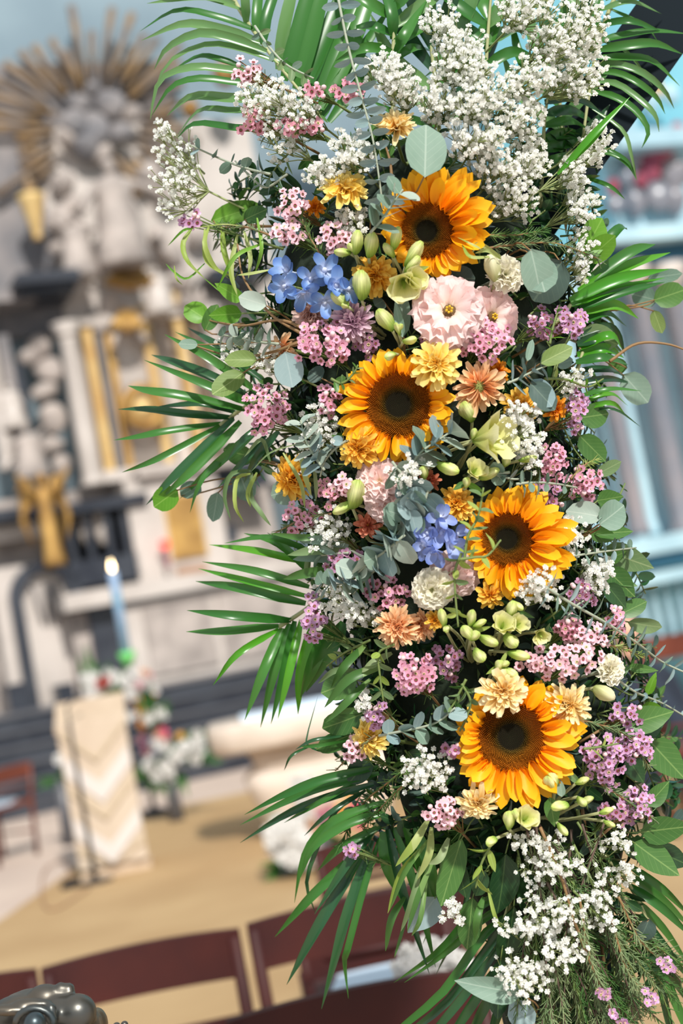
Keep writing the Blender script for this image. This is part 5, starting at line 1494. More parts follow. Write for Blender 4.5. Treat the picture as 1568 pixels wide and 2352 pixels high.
# ---------------------------------------------------------------- waxflower
for a in (
    ('pink waxflower tip against the upper palm leaflets', 565, 165, 30, 28, 13, 'light', .04),
    ('pink waxflower hanging below the upper white florets', 578, 268, 28, 40, 12, 'rose', .03),
    ('pink waxflower pair near the upper silver eucalyptus', 722, 205, 24, 20, 6, 'rose', .02),
    ('rose waxflower beside the paired blue eucalyptus stem', 800, 212, 34, 24, 16, 'rose', .02),
    ('rose waxflower line under the upper white florets', 690, 290, 60, 16, 18, 'rose', .01),
    ('pale pink waxflower above the deep blue delphinium', 672, 472, 34, 40, 18, 'light', .03),
    ('pale pink waxflower beside the needle leaves above the delphinium', 662, 536, 36, 28, 16, 'light', .035),
    ('pink waxflower under the sprig below the tilted yellow chrysanthemum', 772, 548, 40, 34, 18, 'light', .035),
    ('lone lilac waxflower tip at the outer edge', 440, 505, 24, 22, 8, 'lilac', .0),
    ('dense lilac pink waxflower under the blush chrysanthemum', 745, 790, 64, 46, 46, 'pink', .045),
    ('shaded mauve waxflower beside the lilac pink chrysanthemum', 840, 790, 30, 28, 10, 'mauve', .0),
    ('pink waxflower at the foot of the long palm leaflets', 612, 940, 50, 54, 36, 'pink', .03),
    ('small pink waxflower sprig beside the second sunflower', 752, 920, 22, 34, 11, 'pink', .03),
    ('bright pink waxflower beneath the pink lisianthus', 1110, 780, 62, 48, 44, 'pink', .035),
    ('mauve waxflower in shade under the large lisianthus', 990, 780, 34, 22, 10, 'mauve', .005),
    ('mauve waxflower beside the dark oval leaf', 1240, 745, 26, 36, 14, 'mauve', .01),
    ('lilac waxflower by the bright palm leaflets', 1312, 740, 34, 36, 20, 'lilac', .02),
    ('upright lilac waxflower by the curling palm leaflets', 1325, 935, 20, 54, 20, 'lilac', .02),
    ('lilac pink waxflower beside the cream alstroemeria', 1272, 1060, 24, 48, 20, 'pink', .03),
    ('pink waxflower at the column edge above the pale round leaf', 1342, 1110, 38, 36, 24, 'pink', .03),
    ('mauve pink waxflower beneath the grey eucalyptus row', 1255, 1140, 40, 34, 18, 'mauve', .02),
    ('pink waxflower under the curly willow leaves', 692, 1185, 42, 36, 20, 'pink', .02),
    ('rose waxflower stack beside the lisianthus buds', 755, 1128, 20, 34, 10, 'rose', .02),
    ('whitish waxflower above the lisianthus buds', 790, 1112, 24, 24, 7, 'light', .045),
    ('mauve pink waxflower below the silver leaf chain', 885, 1360, 50, 42, 24, 'pink', .02),
    ('mauve waxflower above the silver leaf chain', 792, 1296, 36, 30, 16, 'mauve', .02),
    ('lilac waxflower at the foot of the middle palm frond', 720, 1425, 26, 52, 26, 'lilac', .03),
    ('bright lilac pink waxflower under the large apricot chrysanthemum', 950, 1548, 44, 46, 38, 'pink', .045),
    ('shaded mauve waxflower beside the bright lilac pink one', 1022, 1520, 40, 36, 18, 'mauve', .01),
    ('large bright pink waxflower above the lowest sunflower', 1290, 1520, 92, 36, 46, 'light', .05),
    ('upper part of the bright pink waxflower by the cream lisianthus', 1350, 1462, 42, 38, 20, 'light', .04),
    ('pink waxflower by the crossing grey eucalyptus stem', 1305, 1440, 30, 26, 12, 'rose', .03),
    ('mauve waxflower behind the crossing grey eucalyptus stem', 1335, 1362, 34, 26, 14, 'mauve', .01),
    ('pink waxflower tip near the end leaves of the column', 1410, 1420, 24, 30, 9, 'pink', .01),
    ('shaded lilac waxflower above the sideways yellow chrysanthemum', 862, 1640, 20, 32, 12, 'lilac', .02),
    ('pink waxflower beside the sideways yellow chrysanthemum', 815, 1720, 28, 28, 13, 'light', .02),
    ('mauve pink waxflower touching the side of the lowest sunflower', 1040, 1722, 26, 16, 8, 'mauve', .02),
    ('nodding pink waxflower buds below the lowest sunflower', 1020, 1870, 40, 36, 24, 'light', .04),
    ('lone lilac waxflower on the drooping palm leaflets', 806, 1952, 17, 20, 5, 'lilac', .03),
    ('lilac waxflower beside the lowest sunflower', 1385, 1745, 48, 60, 38, 'lilac', .03),
    ('lilac waxflower tips beneath the dark salal leaves', 1455, 1712, 42, 36, 24, 'lilac', .02),
    ('dangling lilac waxflower at the lower column edge', 1460, 1850, 34, 44, 24, 'lilac', .01),
    ('lilac waxflower above the thin white spray', 1410, 1868, 28, 28, 10, 'mauve', .02),
    ('small lilac waxflower beneath the pale yellow chrysanthemum', 1440, 1640, 38, 24, 9, 'lilac', .01),
): waxflower(*a)

# ---------------------------------------------------------------- large leaves
E = 'silver dollar eucalyptus leaves'
def bl(label, leaves, **kw): return big_leaves('eucalyptus_sprig', label, 'leaf', leaves, E, **kw)
bl('large oval grey green eucalyptus leaf above the top sunflower', [(975, 408, 980, 280, 90, 'euc')], dh=.075, root=(900, 440))
bl('two large round leaves by the ruffled cream lisianthus, one pale one dark', [(1228, 590, 1250, 672, 78, 'euc', .08), (1218, 572, 1245, 674, 76, 'euc', .085), (1290, 600, 1222, 690, 98, 'eucdark', .05)], dh=.06, root=(1150, 600))
bl('large round blue grey leaf crossed by a shadow', [(655, 808, 672, 890, 66, 'eucblue')], dh=.06, root=(740, 780))
bl('olive green round leaves on an orange twig', [(580, 845, 485, 905, 0.1, 'eucolive'), (560, 855, 488, 908, 58, 'eucolive'), (590, 828, 515, 822, 42, 'eucolive'), (455, 792, 410, 790, 26, 'euc')], dh=.05, root=(690, 780))
bl('bright translucent round leaf behind the serrated green leaf', [(475, 735, 424, 700, 56, 'bright'), (470, 760, 500, 700, 40, 'mid')], dh=.0, root=(580, 740))
bl('pale silver leaf on a curving orange twig', [(612, 702, 546, 680, 44, 'eucpale')], dh=.06, root=(690, 760))
bl('two round silver leaves at the column edge by the third sunflower', [(1382, 1188, 1300, 1168, 56, 'eucpale', .05), (1375, 1205, 1440, 1160, 68, 'euc', .045)], dh=.045, root=(1300, 1250))
bl('deep green round leaf above the small orange yellow chrysanthemum', [(1218, 880, 1275, 940, 52, 'eucdark', .065), (1222, 872, 1268, 935, 50, 'eucblue', .06)], dh=.06, root=(1180, 840))
bl('olive leaf with a red edge above the blue eucalyptus', [(1240, 835, 1315, 795, 42, 'eucolive'), (1210, 830, 1222, 780, 18, 'euc')], dh=.06, root=(1180, 880))
bl('bright and pale round leaves hanging beyond the long palm leaflets', [(408, 1125, 352, 1165, 60, 'bright', .0), (415, 1140, 460, 1110, 50, 'euc', -.02), (500, 1130, 490, 1198, 46, 'euc', -.03)], dh=.0, root=(600, 1090))
bl('two round green leaves behind the curly willow', [(585, 1050, 508, 1035, 54, 'mid', -.02), (545, 1075, 575, 1150, 58, 'euc', -.03), (690, 1120, 620, 1140, 62, 'euc', -.01)], dh=-.02, root=(680, 1080))
bl('large round grey green leaf near the curling palm leaflets', [(1430, 860, 1490, 925, 70, 'euc', -.01), (1440, 845, 1395, 835, 40, 'mid', -.01)], dh=-.01, root=(1330, 800))
bl('round green leaves beyond the bright palm leaflets', [(1500, 690, 1575, 665, 62, 'mid', -.02), (1510, 690, 1450, 675, 52, 'euc', -.03), (1500, 712, 1520, 765, 34, 'eucolive', -.02), (1485, 640, 1565, 628, 36, 'euc', -.03)], dh=-.02, root=(1350, 720))
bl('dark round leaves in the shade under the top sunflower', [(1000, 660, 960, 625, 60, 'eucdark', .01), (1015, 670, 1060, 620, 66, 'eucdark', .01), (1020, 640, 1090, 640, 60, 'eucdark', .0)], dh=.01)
bl('dark leaf behind the silver leaves of the top sunflower', [(850, 500, 905, 422, 44, 'eucdark', .02)], dh=.02)
bl('dark oval leaves under the second sunflower and the peach daisy', [(1010, 960, 1060, 910, 54, 'eucdark', .0), (1010, 1000, 1040, 930, 60, 'eucdark', .0), (740, 870, 710, 850, 46, 'eucdark', .02)], dh=.0)
bl('grey leaf upright beside the trailing alstroemeria buds', [(925, 775, 922, 665, 36, 'euc', .03), (880, 690, 862, 700, 36, 'eucdark', .02)], dh=.03)
bl('bright yellow green leaf beside the lone lilac waxflower', [(485, 508, 600, 468, 56, 'bright', .0), (560, 505, 612, 480, 40, 'mid', -.01)], dh=.0, root=(650, 520), kind='oval')
bl('bright green leaf behind the separate white spray', [(1330, 590, 1395, 495, 74, 'bright', -.03), (1345, 600, 1412, 540, 60, 'bright', -.03)], dh=-.03, root=(1300, 620), kind='oval')
bl('blue grey round leaves low among the bare stems', [(1228, 2352, 1168, 2310, 62, 'eucblue', .02), (1490, 2110, 1470, 2170, 50, 'eucdark', .02)], dh=.02)
big_leaves('marbled_leaf', 'marbled grey green leaf lying under the lowest white spray', 'leaf', [(1198, 2282, 1043, 2258, 56, 'euc', .06)], None, .06, 'twig', 'ovate', (1200, 2352))
big_leaves('marbled_leaf', 'pale blue translucent leaf behind the hanging strap leaves', 'leaf', [(1000, 2060, 940, 2150, 70, 'eucblue', -.02)], None, -.02, 'stem', 'ovate', (1060, 2040))

SA = 'broad salal leaves at the edge of the column'
def sal(label, leaves, dh=-.01, kind='ovate', root=None, flat=.3): return big_leaves('salal_branch', label, 'leaf', leaves, SA, dh, 'stem', kind, root, flat)
sal('glossy green leaves beside the round silver leaves', [(1364, 1228, 1462, 1216, 38, 'mid'), (1370, 1150, 1432, 1140, 44, 'mid'), (1355, 1220, 1420, 1240, 40, 'mid')], root=(1300, 1250))
sal('large pale green pointed leaf behind the thin eucalyptus stem', [(1380, 1262, 1500, 1304, 66, 'soft'), (1385, 1290, 1440, 1265, 34, 'mid')], -.03, root=(1300, 1300))
sal('dark green pointed leaves beneath the pale pointed leaf', [(1392, 1308, 1460, 1372, 60, 'mid'), (1405, 1330, 1465, 1345, 22, 'mid'), (1390, 1340, 1440, 1400, 44, 'dark')], root=(1320, 1360))
sal('oval green leaf with a pale half beside the crossing eucalyptus stem', [(1422, 1412, 1484, 1382, 42, 'mid'), (1440, 1428, 1526, 1446, 40, 'soft', -.03)], -.01, 'oval', (1350, 1420))
sal('slim green leaves below the cream lisianthus at the edge', [(1440, 1532, 1512, 1541, 22, 'mid'), (1486, 1595, 1507, 1545, 22, 'bright'), (1400, 1560, 1450, 1530, 26, 'mid')], root=(1380, 1560))
sal('broad dark green leaves reaching out beside the lowest sunflower', [(1440, 1665, 1548, 1634, 64, 'mid', .0), (1440, 1680, 1530, 1660, 70, 'dark', -.01), (1490, 1700, 1572, 1790, 76, 'mid', -.01), (1470, 1625, 1530, 1640, 44, 'bright', -.02)], root=(1370, 1640))
sal('single green leaf below the lilac waxflower tips', [(1485, 1850, 1540, 1795, 46, 'mid'), (1440, 1740, 1480, 1800, 50, 'dark', -.03), (1400, 1790, 1450, 1840, 46, 'dark', -.03)], root=(1400, 1830))
sal('three broad leaves at the lower edge beneath the dangling waxflower', [(1470, 1912, 1585, 1896, 70, 'mid', .0), (1455, 1935, 1558, 2012, 72, 'mid', -.01), (1440, 1925, 1500, 1980, 60, 'dark', -.02), (1500, 1950, 1585, 1990, 60, 'dark', -.02)], root=(1390, 1900))
sal('broad leaves behind the middle palm frond', [(820, 1560, 738, 1592, 66, 'mid', -.02), (830, 1640, 735, 1680, 62, 'mid', -.02), (815, 1590, 780, 1690, 60, 'dark', -.03), (800, 1690, 725, 1720, 50, 'mid', -.02), (850, 1740, 800, 1800, 56, 'dark', -.03)], -.02, 'oval', (900, 1640))
sal('broad hanging leaf under the nodding waxflower buds', [(1060, 1925, 1012, 2080, 58, 'mid', -.01), (1045, 1960, 1070, 2060, 40, 'dark', -.02)], -.01, 'oval', (1110, 1900))
sal('green leaf hanging beside the little white sprig', [(1085, 2060, 1072, 2185, 56, 'mid', .0), (1115, 2000, 1090, 2060, 40, 'dark')], 0, 'oval', (1130, 2000))
sal('serrated bright leaves near the pale silver leaf', [(560, 690, 490, 650, 36, 'bright', .0), (555, 720, 480, 725, 46, 'bright', -.01)], .0, root=(640, 720))
sal('long dark drooping leaves on the black upright', [(1160, 1960, 1150, 2110, 70, 'dark', .01), (1180, 2080, 1160, 2230, 60, 'dark', .0), (1200, 2000, 1230, 2120, 56, 'dark', .0), (1150, 2200, 1140, 2340, 56, 'dark', .0), (1210, 2200, 1190, 2340, 56, 'dark', .0)], .01, 'oval', (1190, 1960))
sal('translucent green leaves along the shaded edge behind the palms', [(1330, 960, 1400, 950, 60, 'mid', -.03), (1330, 1000, 1390, 1060, 56, 'mid', -.03), (1335, 760, 1420, 790, 60, 'soft', -.04), (1340, 720, 1400, 690, 50, 'mid', -.04), (1370, 1090, 1425, 1060, 34, 'soft', -.02)], -.03, 'oval', (1260, 900))

# ---------------------------------------------------------------- eucalyptus stems
def eu(label, *a, **kw): return leaf_stem('eucalyptus_spray', label, 'leaf', *a, group='eucalyptus stems on the flower column', **kw)
eu('upright blue eucalyptus stem with paired leaves between palm fronds', [(775, -10), (800, 110), (832, 230), (858, 330), (880, 480)], 44, 19, 15, 'eucblue', dh=.05, kind='oval', taper=-.1, angle=80, jit=.08)
eu('thin grey eucalyptus stem across the upper palm leaflets', [(585, 60), (620, 110), (660, 150), (720, 180)], 26, 14, 6, ['euc', 'soft'], dh=.03, kind='oval', taper=-.3)
eu('grey eucalyptus stem reaching over the outer white florets', [(620, 400), (560, 385), (500, 362), (430, 330)], 34, 28, 5, ['euc', 'eucblue'], dh=.03, taper=.1)
eu('hanging grey blue eucalyptus beside the pale pink waxflower', [(660, 400), (610, 430), (570, 400), (540, 370)], 32, 18, 6, ['euc', 'eucblue'], dh=.02, kind='oval')
eu('pale silver eucalyptus cluster over the petals of the top sunflower', [(850, 535), (880, 500), (905, 462), (925, 435)], 52, 48, 5, ['eucpale', 'eucpale', 'euc'], dh=.08, taper=.1, jit=.5)
eu('grey eucalyptus cluster beside the olive round leaves', [(640, 790), (590, 785), (545, 775), (500, 768)], 42, 34, 6, ['euc', 'eucpale'], dh=.055, taper=.2, jit=.5)
eu('silver blue eucalyptus cluster above the golden under flower', [(745, 1080), (720, 1045), (700, 1005), (690, 965)], 52, 48, 7, ['eucblue', 'eucpale'], dh=.06, taper=.1, jit=.5)
eu('small grey eucalyptus tips beside the golden yellow chrysanthemum', [(800, 1010), (770, 1030), (745, 1060), (735, 1095)], 28, 24, 5, ['eucblue'], dh=.05, jit=.5)
eu('broad silver eucalyptus fan below the second sunflower', [(940, 1075), (965, 1040), (1000, 1015), (1045, 985)], 54, 54, 6, ['euc', 'eucblue', 'eucpale'], dh=.05, taper=-.15, jit=.5)
eu('silver eucalyptus beside the blush lisianthus', [(900, 1060), (930, 1100), (950, 1140), (935, 1180), (900, 1200)], 50, 46, 8, ['euc', 'eucblue', 'eucpale'], dh=.06, taper=0, jit=.5)
eu('blue grey eucalyptus between the coral flower and the violet delphinium', [(985, 1120), (968, 1165), (930, 1205), (905, 1235), (880, 1255)], 54, 52, 8, ['euc', 'eucblue'], dh=.055, taper=0, jit=.5)
eu('dense silver leaf chain beneath the coral chrysanthemum', [(930, 1228), (885, 1265), (850, 1290), (810, 1325), (770, 1345), (730, 1335)], 58, 54, 12, ['euc', 'eucblue', 'eucpale'], dh=.065, taper=.25, jit=.5)
eu('second layer of the silver leaf chain under the first', [(905, 1260), (870, 1300), (840, 1330), (810, 1365)], 54, 50, 7, ['euc', 'eucblue'], dh=.05, taper=.1, jit=.5)
eu('row of small grey eucalyptus leaves across the pink waxflower', [(1185, 1112), (1230, 1108), (1280, 1112), (1325, 1120)], 34, 22, 7, ['euc'], dh=.06, taper=.1, angle=85, jit=.3)
eu('blue grey eucalyptus leaves beside the cream alstroemeria', [(1170, 1085), (1140, 1090), (1175, 1100), (1205, 1100)], 34, 34, 4, ['eucblue', 'euc'], dh=.055)
eu('dark blue eucalyptus sprig above the veiled golden chrysanthemum', [(1165, 880), (1190, 870), (1220, 855), (1255, 840)], 46, 30, 5, ['eucblue', 'eucdark'], dh=.06, kind='oval', taper=.1, jit=.5)
eu('long crossing grey eucalyptus stem with narrow paired leaves', [(1240, 1340), (1310, 1385), (1390, 1430), (1460, 1475), (1520, 1520), (1585, 1550)], 52, 18, 14, ['euc', 'eucblue'], dh=.075, dh2=.04, kind='oval', angle=75, jit=.2, taper=.2, r_=.0017)
eu('thin horizontal eucalyptus stem with small paired leaves', [(1270, 1285), (1330, 1275), (1400, 1265), (1460, 1258)], 36, 18, 9, ['euc', 'eucblue'], dh=.05, dh2=.02, kind='oval', angle=88, jit=.3, taper=.3)
eu('blue grey eucalyptus stem reaching out past the cream bud', [(1410, 1555), (1460, 1590), (1520, 1615), (1580, 1650)], 24, 22, 8, ['eucblue'], dh=.03, dh2=.0, jit=.5)
eu('shaded blue eucalyptus beside the lowest sunflower', [(870, 1690), (920, 1680), (970, 1670), (1010, 1655), (1045, 1625)], 34, 32, 6, ['eucblue', 'euc'], dh=.05, taper=-.4, jit=.5)
eu('grey eucalyptus tufts below the white sprig under the third sunflower', [(1300, 1425), (1310, 1405), (1325, 1390), (1340, 1380)], 30, 24, 4, ['euc', 'eucblue'], dh=.05)
eu('long narrow grey leaves fanning beside the silver leaf chain', [(800, 1270), (740, 1275), (690, 1285)], 80, 18, 3, ['euc', 'soft'], dh=.03, kind='lance', angle=35, taper=.2)

# ---------------------------------------------------------------- ruscus and vine sprigs
def ru(label, *a, **kw): return leaf_stem('ruscus_sprig', label, 'leaf', *a, group='ruscus and vine sprigs on the flower column', stem='stem', **kw)
ru('bright small leaved vine across the third sunflower', [(1065, 1290), (1075, 1230), (1098, 1185), (1110, 1120)], 34, 19, 6, ['yg', 'soft'], dh=.095, kind='oval', pair=True, taper=.0)
ru('thin vine tendril over the petals of the third sunflower', [(1055, 1285), (1090, 1280), (1120, 1275), (1150, 1240)], 30, 15, 3, ['yg'], dh=.1, kind='ovate', pair=False, taper=-.5)
ru('small leaved vine hanging over the blush pink lisianthus', [(1060, 1270), (1045, 1310), (1045, 1360), (1052, 1440)], 34, 16, 5, ['soft', 'yg'], dh=.08, kind='oval', taper=.2)
ru('olive green sprig beside the bright lilac pink waxflower', [(905, 1480), (870, 1500), (872, 1550), (880, 1610)], 38, 18, 5, ['soft', 'yg'], dh=.05, kind='oval', taper=.1)
ru('dark narrow leaved sprig above the lowest sunflower', [(1070, 1560), (1050, 1600), (1030, 1630), (990, 1640)], 34, 14, 6, ['soft', 'mid'], dh=.045, kind='oval', taper=.1)
ru('narrow leaved sprig hanging beside the lowest sunflower', [(1060, 1570), (1080, 1610), (1070, 1650), (1055, 1680)], 34, 13, 5, ['soft'], dh=.045, kind='oval')
ru('pale leaved sprig hanging in front of the hanging green leaf', [(1135, 1925), (1105, 1985), (1092, 2040)], 50, 16, 3, ['yg'], dh=.05, kind='lance', taper=-.2, angle=50)
ru('yellow green leaf trio beside the lilac waxflower', [(1340, 1720), (1380, 1715), (1420, 1708)], 40, 14, 3, ['yg', 'soft'], dh=.065, kind='oval', angle=50)
ru('fresh green leaf tips by the upright lilac waxflower', [(1250, 870), (1300, 872), (1350, 888), (1385, 870)], 28, 16, 4, ['yg', 'bright'], dh=.05, kind='oval')
ru('green sprig between the lilac waxflower and the bright palm leaflets', [(1262, 790), (1270, 750), (1285, 700)], 32, 17, 4, ['mid', 'bright'], dh=.04, kind='oval')
ru('small green sprig beside the second sunflower rim', [(760, 870), (785, 880), (810, 860), (822, 838)], 26, 13, 5, ['mid', 'soft'], dh=.05, kind='oval')
ru('dark sprig below the small pink waxflower beside the second sunflower', [(800, 1010), (785, 980), (770, 955), (790, 930)], 36, 18, 5, ['mid', 'dark'], dh=.03, kind='lance')
ru('ruscus sprig sweeping below the middle palm frond', [(850, 1470), (790, 1500), (750, 1530)], 46, 20, 5, ['yg', 'soft'], dh=.02, kind='ovate', angle=40)
ru('ruscus tips poking out above the round silver leaves', [(1395, 1160), (1420, 1140), (1435, 1110)], 26, 11, 3, ['mid'], dh=.0, kind='lance', angle=40)
DF = 'dark leafy sprigs filling the column'
q = random.Random(11)
USED = set()
def near_label(x, y, what):
    """names a filler sprig by the nearest bloom and the side of it on which it grows"""
    for bx, by, lb in sorted(BLOOMS, key=lambda b: (b[0] - x) ** 2 + (b[1] - y) ** 2):
        rel = ('above' if y < by else 'below') if abs(y - by) > abs(x - bx) else ('beside' if x < bx else 'just past')
        short = lb.split(',')[0].split(' with ')[0]
        s_ = f"{what} {rel} the {short}"
        if s_ not in USED and len(s_.split()) <= 16:
            USED.add(s_)
            return s_
for i in range(230):
    y = 270 + (i + q.random()) * (2010 - 270) / 230
    s_ = q.uniform(-.9, .86)
    x = axis(y) + s_ * halfw(y)
    a = q.uniform(0, 2 * PI)
    a = PI / 2 + q.uniform(-1, 1) + (PI if q.random() < .25 else 0) if abs(s_) < .6 else (0 if s_ > 0 else PI) + q.uniform(-.9, .9)
    L = q.uniform(70, 105)
    line = [(x - math.cos(a) * L * .5, y + math.sin(a) * L * .5), (x, y), (x + math.cos(a) * L * .5, y - math.sin(a) * L * .5 + 12)]
    what, mt, kd, lw = q.choice((('dark oval leaved sprig', ['dark', 'dark', 'mid'], 'oval', 26), ('dark pointed leaved sprig', ['dark', 'mid'], 'ovate', 26), ('dark round leaved sprig', ['eucdark', 'dark'], 'round', 34), ('narrow leaved green sprig', ['mid', 'soft'], 'lance', 13), ('glossy dark leaved sprig', ['dark', 'palmdark'], 'oval', 28)))
    leaf_stem('leafy_sprig', near_label(x, y, what), 'leaf', line, q.uniform(42, 60), lw, 5, mt, DF, q.uniform(-.085, -.03), kd, 'stem', .0012)

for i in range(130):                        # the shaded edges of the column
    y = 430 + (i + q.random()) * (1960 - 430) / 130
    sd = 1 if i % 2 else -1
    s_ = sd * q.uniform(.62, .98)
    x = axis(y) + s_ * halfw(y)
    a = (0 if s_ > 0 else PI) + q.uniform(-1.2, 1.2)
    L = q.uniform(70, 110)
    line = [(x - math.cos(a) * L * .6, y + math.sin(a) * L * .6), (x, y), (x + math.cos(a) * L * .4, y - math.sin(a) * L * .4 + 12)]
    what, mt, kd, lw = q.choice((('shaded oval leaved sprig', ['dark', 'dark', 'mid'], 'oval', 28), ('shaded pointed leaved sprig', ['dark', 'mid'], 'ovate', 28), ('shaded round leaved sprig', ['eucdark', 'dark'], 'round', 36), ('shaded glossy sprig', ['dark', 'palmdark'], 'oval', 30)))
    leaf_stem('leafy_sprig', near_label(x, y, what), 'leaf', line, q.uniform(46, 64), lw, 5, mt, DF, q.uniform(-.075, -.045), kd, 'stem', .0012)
for i in range(26):                         # among the bare stems
    y = 1960 + (i + q.random()) * 15
    x = 1180 + 300 * q.random() + (y - 1960) * .12
    line = [(x - 10, y - 60), (x, y), (x + q.uniform(0, 40), y + 60)]
    leaf_stem('leafy_sprig', near_label(x, y, q.choice(('hanging dark sprig', 'drooping dark leaved sprig', 'dark sprig hanging among bare stems'))), 'leaf', line, 60, 22, 5, ['dark', 'palmdark'], DF, q.uniform(-.06, -.02), 'oval', 'stem', .0012)

# ---------------------------------------------------------------- palm fronds
palm('palm frond arching out at the top with curled drooping leaflets', [(520, -30), (552, 25), (585, 75), (640, 150), (710, 235)], [
    [(545, 12), (470, -8), (337, 8), 15], [(560, 25), (470, -4), (395, -14), 15],
    [(590, 71), (500, 40), (406, 25), (321, 72), 16], [(602, 98), (510, 68), (421, 55), (325, 93), 17], [(612, 118), (540, 90), (459, 76), (385, 110), (354, 160), 16],
    [(628, 140), (550, 112), (470, 104), (383, 150), (343, 255), 14], [(560, 156), (500, 136), (451, 132), (377, 176), 15], [(600, 172), (520, 160), (440, 155), (367, 186), (345, 275), 15],
    [(610, 195), (540, 190), (459, 181), (394, 200), (348, 266), 15], [(620, 225), (536, 226), (440, 222), (383, 266), 17], [(640, 250), (540, 255), (459, 254), (402, 318), 14], [(650, 290), (559, 296), (451, 284), (406, 318), 14],
    [(565, 55), (563, 10), (560, -30), 16], [(590, 80), (590, 30), (596, -30), 18], [(605, 100), (612, 40), (636, -30), 20], [(640, 150), (690, 175), (760, 215), 16], [(620, 130), (660, 150), (720, 182), 15]], 16, ['palmpale', 'palmpale', 'palm'], .0, arch=.02, sway=.6)
palm('broad palm frond standing upright behind the thin eucalyptus stem', [(720, 320), (690, 250), (640, 180)], [
    [(640, 160), (652, 70), (674, -30), 24], [(652, 185), (680, 90), (712, -30), 28], [(680, 205), (710, 110), (745, -30), 28], [(690, 230), (735, 120), (785, -10), 30], [(710, 240), (765, 130), (825, -20), 28], [(735, 250), (800, 120), (855, -30), 30], [(742, 240), (820, 130), (900, 10), 22], [(730, 280), (760, 220), (800, 165), 22], [(755, 280), (830, 180), (895, 90), 20]], 26, ['palm', 'palm', 'palmpale'], -.03, arch=.01, fold=.2, sway=.6)
palm('glossy palm frond crossing behind the upper white florets', [(905, 300), (900, 170), (905, 40), (890, -40)], [
    [(903, 40), (850, 10), (800, -20), 22], [(902, 80), (850, 60), (790, 70), 18], [(902, 120), (840, 110), (770, 140), 18], [(904, 60), (960, 20), (1010, -20), 24], [(904, 100), (970, 60), (1040, 30), 22], [(903, 140), (950, 110), (1000, 120), 18], [(905, 20), (930, -10), (950, -40), 22], [(903, 180), (850, 180), (800, 230), 16], [(903, 160), (935, 185), (950, 215), 15], [(903, 90), (900, 30), (880, -40), 20], [(904, 130), (930, 80), (980, 0), 22]], 20, ['palm', 'palmpale', 'palm'], -.03, arch=.03)
palm('pale glossy palm frond rising behind the great white cloud', [(1120, 330), (1115, 200), (1120, 80), (1130, -40)], [
    [(1118, 60), (1060, 20), (1000, -30), 24], [(1118, 100), (1060, 60), (980, 20), 22], [(1120, 60), (1160, 20), (1190, -30), 26], [(1118, 100), (1170, 70), (1220, 60), 24], [(1116, 150), (1175, 120), (1230, 130), 20], [(1118, 40), (1105, 0), (1090, -40), 26], [(1117, 140), (1050, 130), (970, 180), 18], [(1116, 180), (1040, 180), (960, 230), 16], [(1117, 120), (1140, 40), (1170, -40), 24]], 22, ['palmpale', 'palm'], -.04, arch=.02)
palm('dense palm frond fanning across the sky blue gap at the top', [(1010, 330), (1000, 200), (985, 80), (960, -60)], [
    [(1002, 250), (900, 200), (830, 120), 22], [(1000, 210), (900, 130), (850, 30), 24], [(995, 160), (920, 60), (880, -40), 26], [(990, 110), (950, 20), (930, -60), 26], [(1004, 260), (1090, 180), (1150, 80), 22], [(1000, 200), (1080, 120), (1140, 0), 26], [(996, 150), (1060, 60), (1100, -50), 26], [(990, 100), (1030, 20), (1050, -60), 24], [(985, 70), (985, 0), (990, -60), 24], [(1006, 280), (1120, 250), (1210, 180), 22], [(1006, 290), (930, 270), (850, 230), 16]], 24, ['palm', 'palmpale', 'palmdark'], -.06, arch=.01)
palm('dense palm frond behind the plumes of white florets', [(1300, 420), (1290, 280), (1270, 120), (1250, -60)], [
    [(1292, 300), (1200, 220), (1150, 120), 24], [(1288, 250), (1200, 150), (1170, 30), 24], [(1280, 190), (1220, 80), (1200, -40), 26], [(1274, 140), (1250, 40), (1240, -60), 24], [(1290, 280), (1360, 200), (1420, 130), 22], [(1285, 220), (1350, 120), (1400, 40), 24], [(1278, 160), (1330, 60), (1360, -50), 26], [(1272, 120), (1300, 20), (1310, -60), 24], [(1296, 350), (1220, 310), (1150, 260), 22], [(1298, 380), (1230, 370), (1150, 360), 22], [(1296, 330), (1360, 290), (1400, 240), 20]], 24, ['palm', 'palmdark', 'palmpale'], -.07, arch=.01)
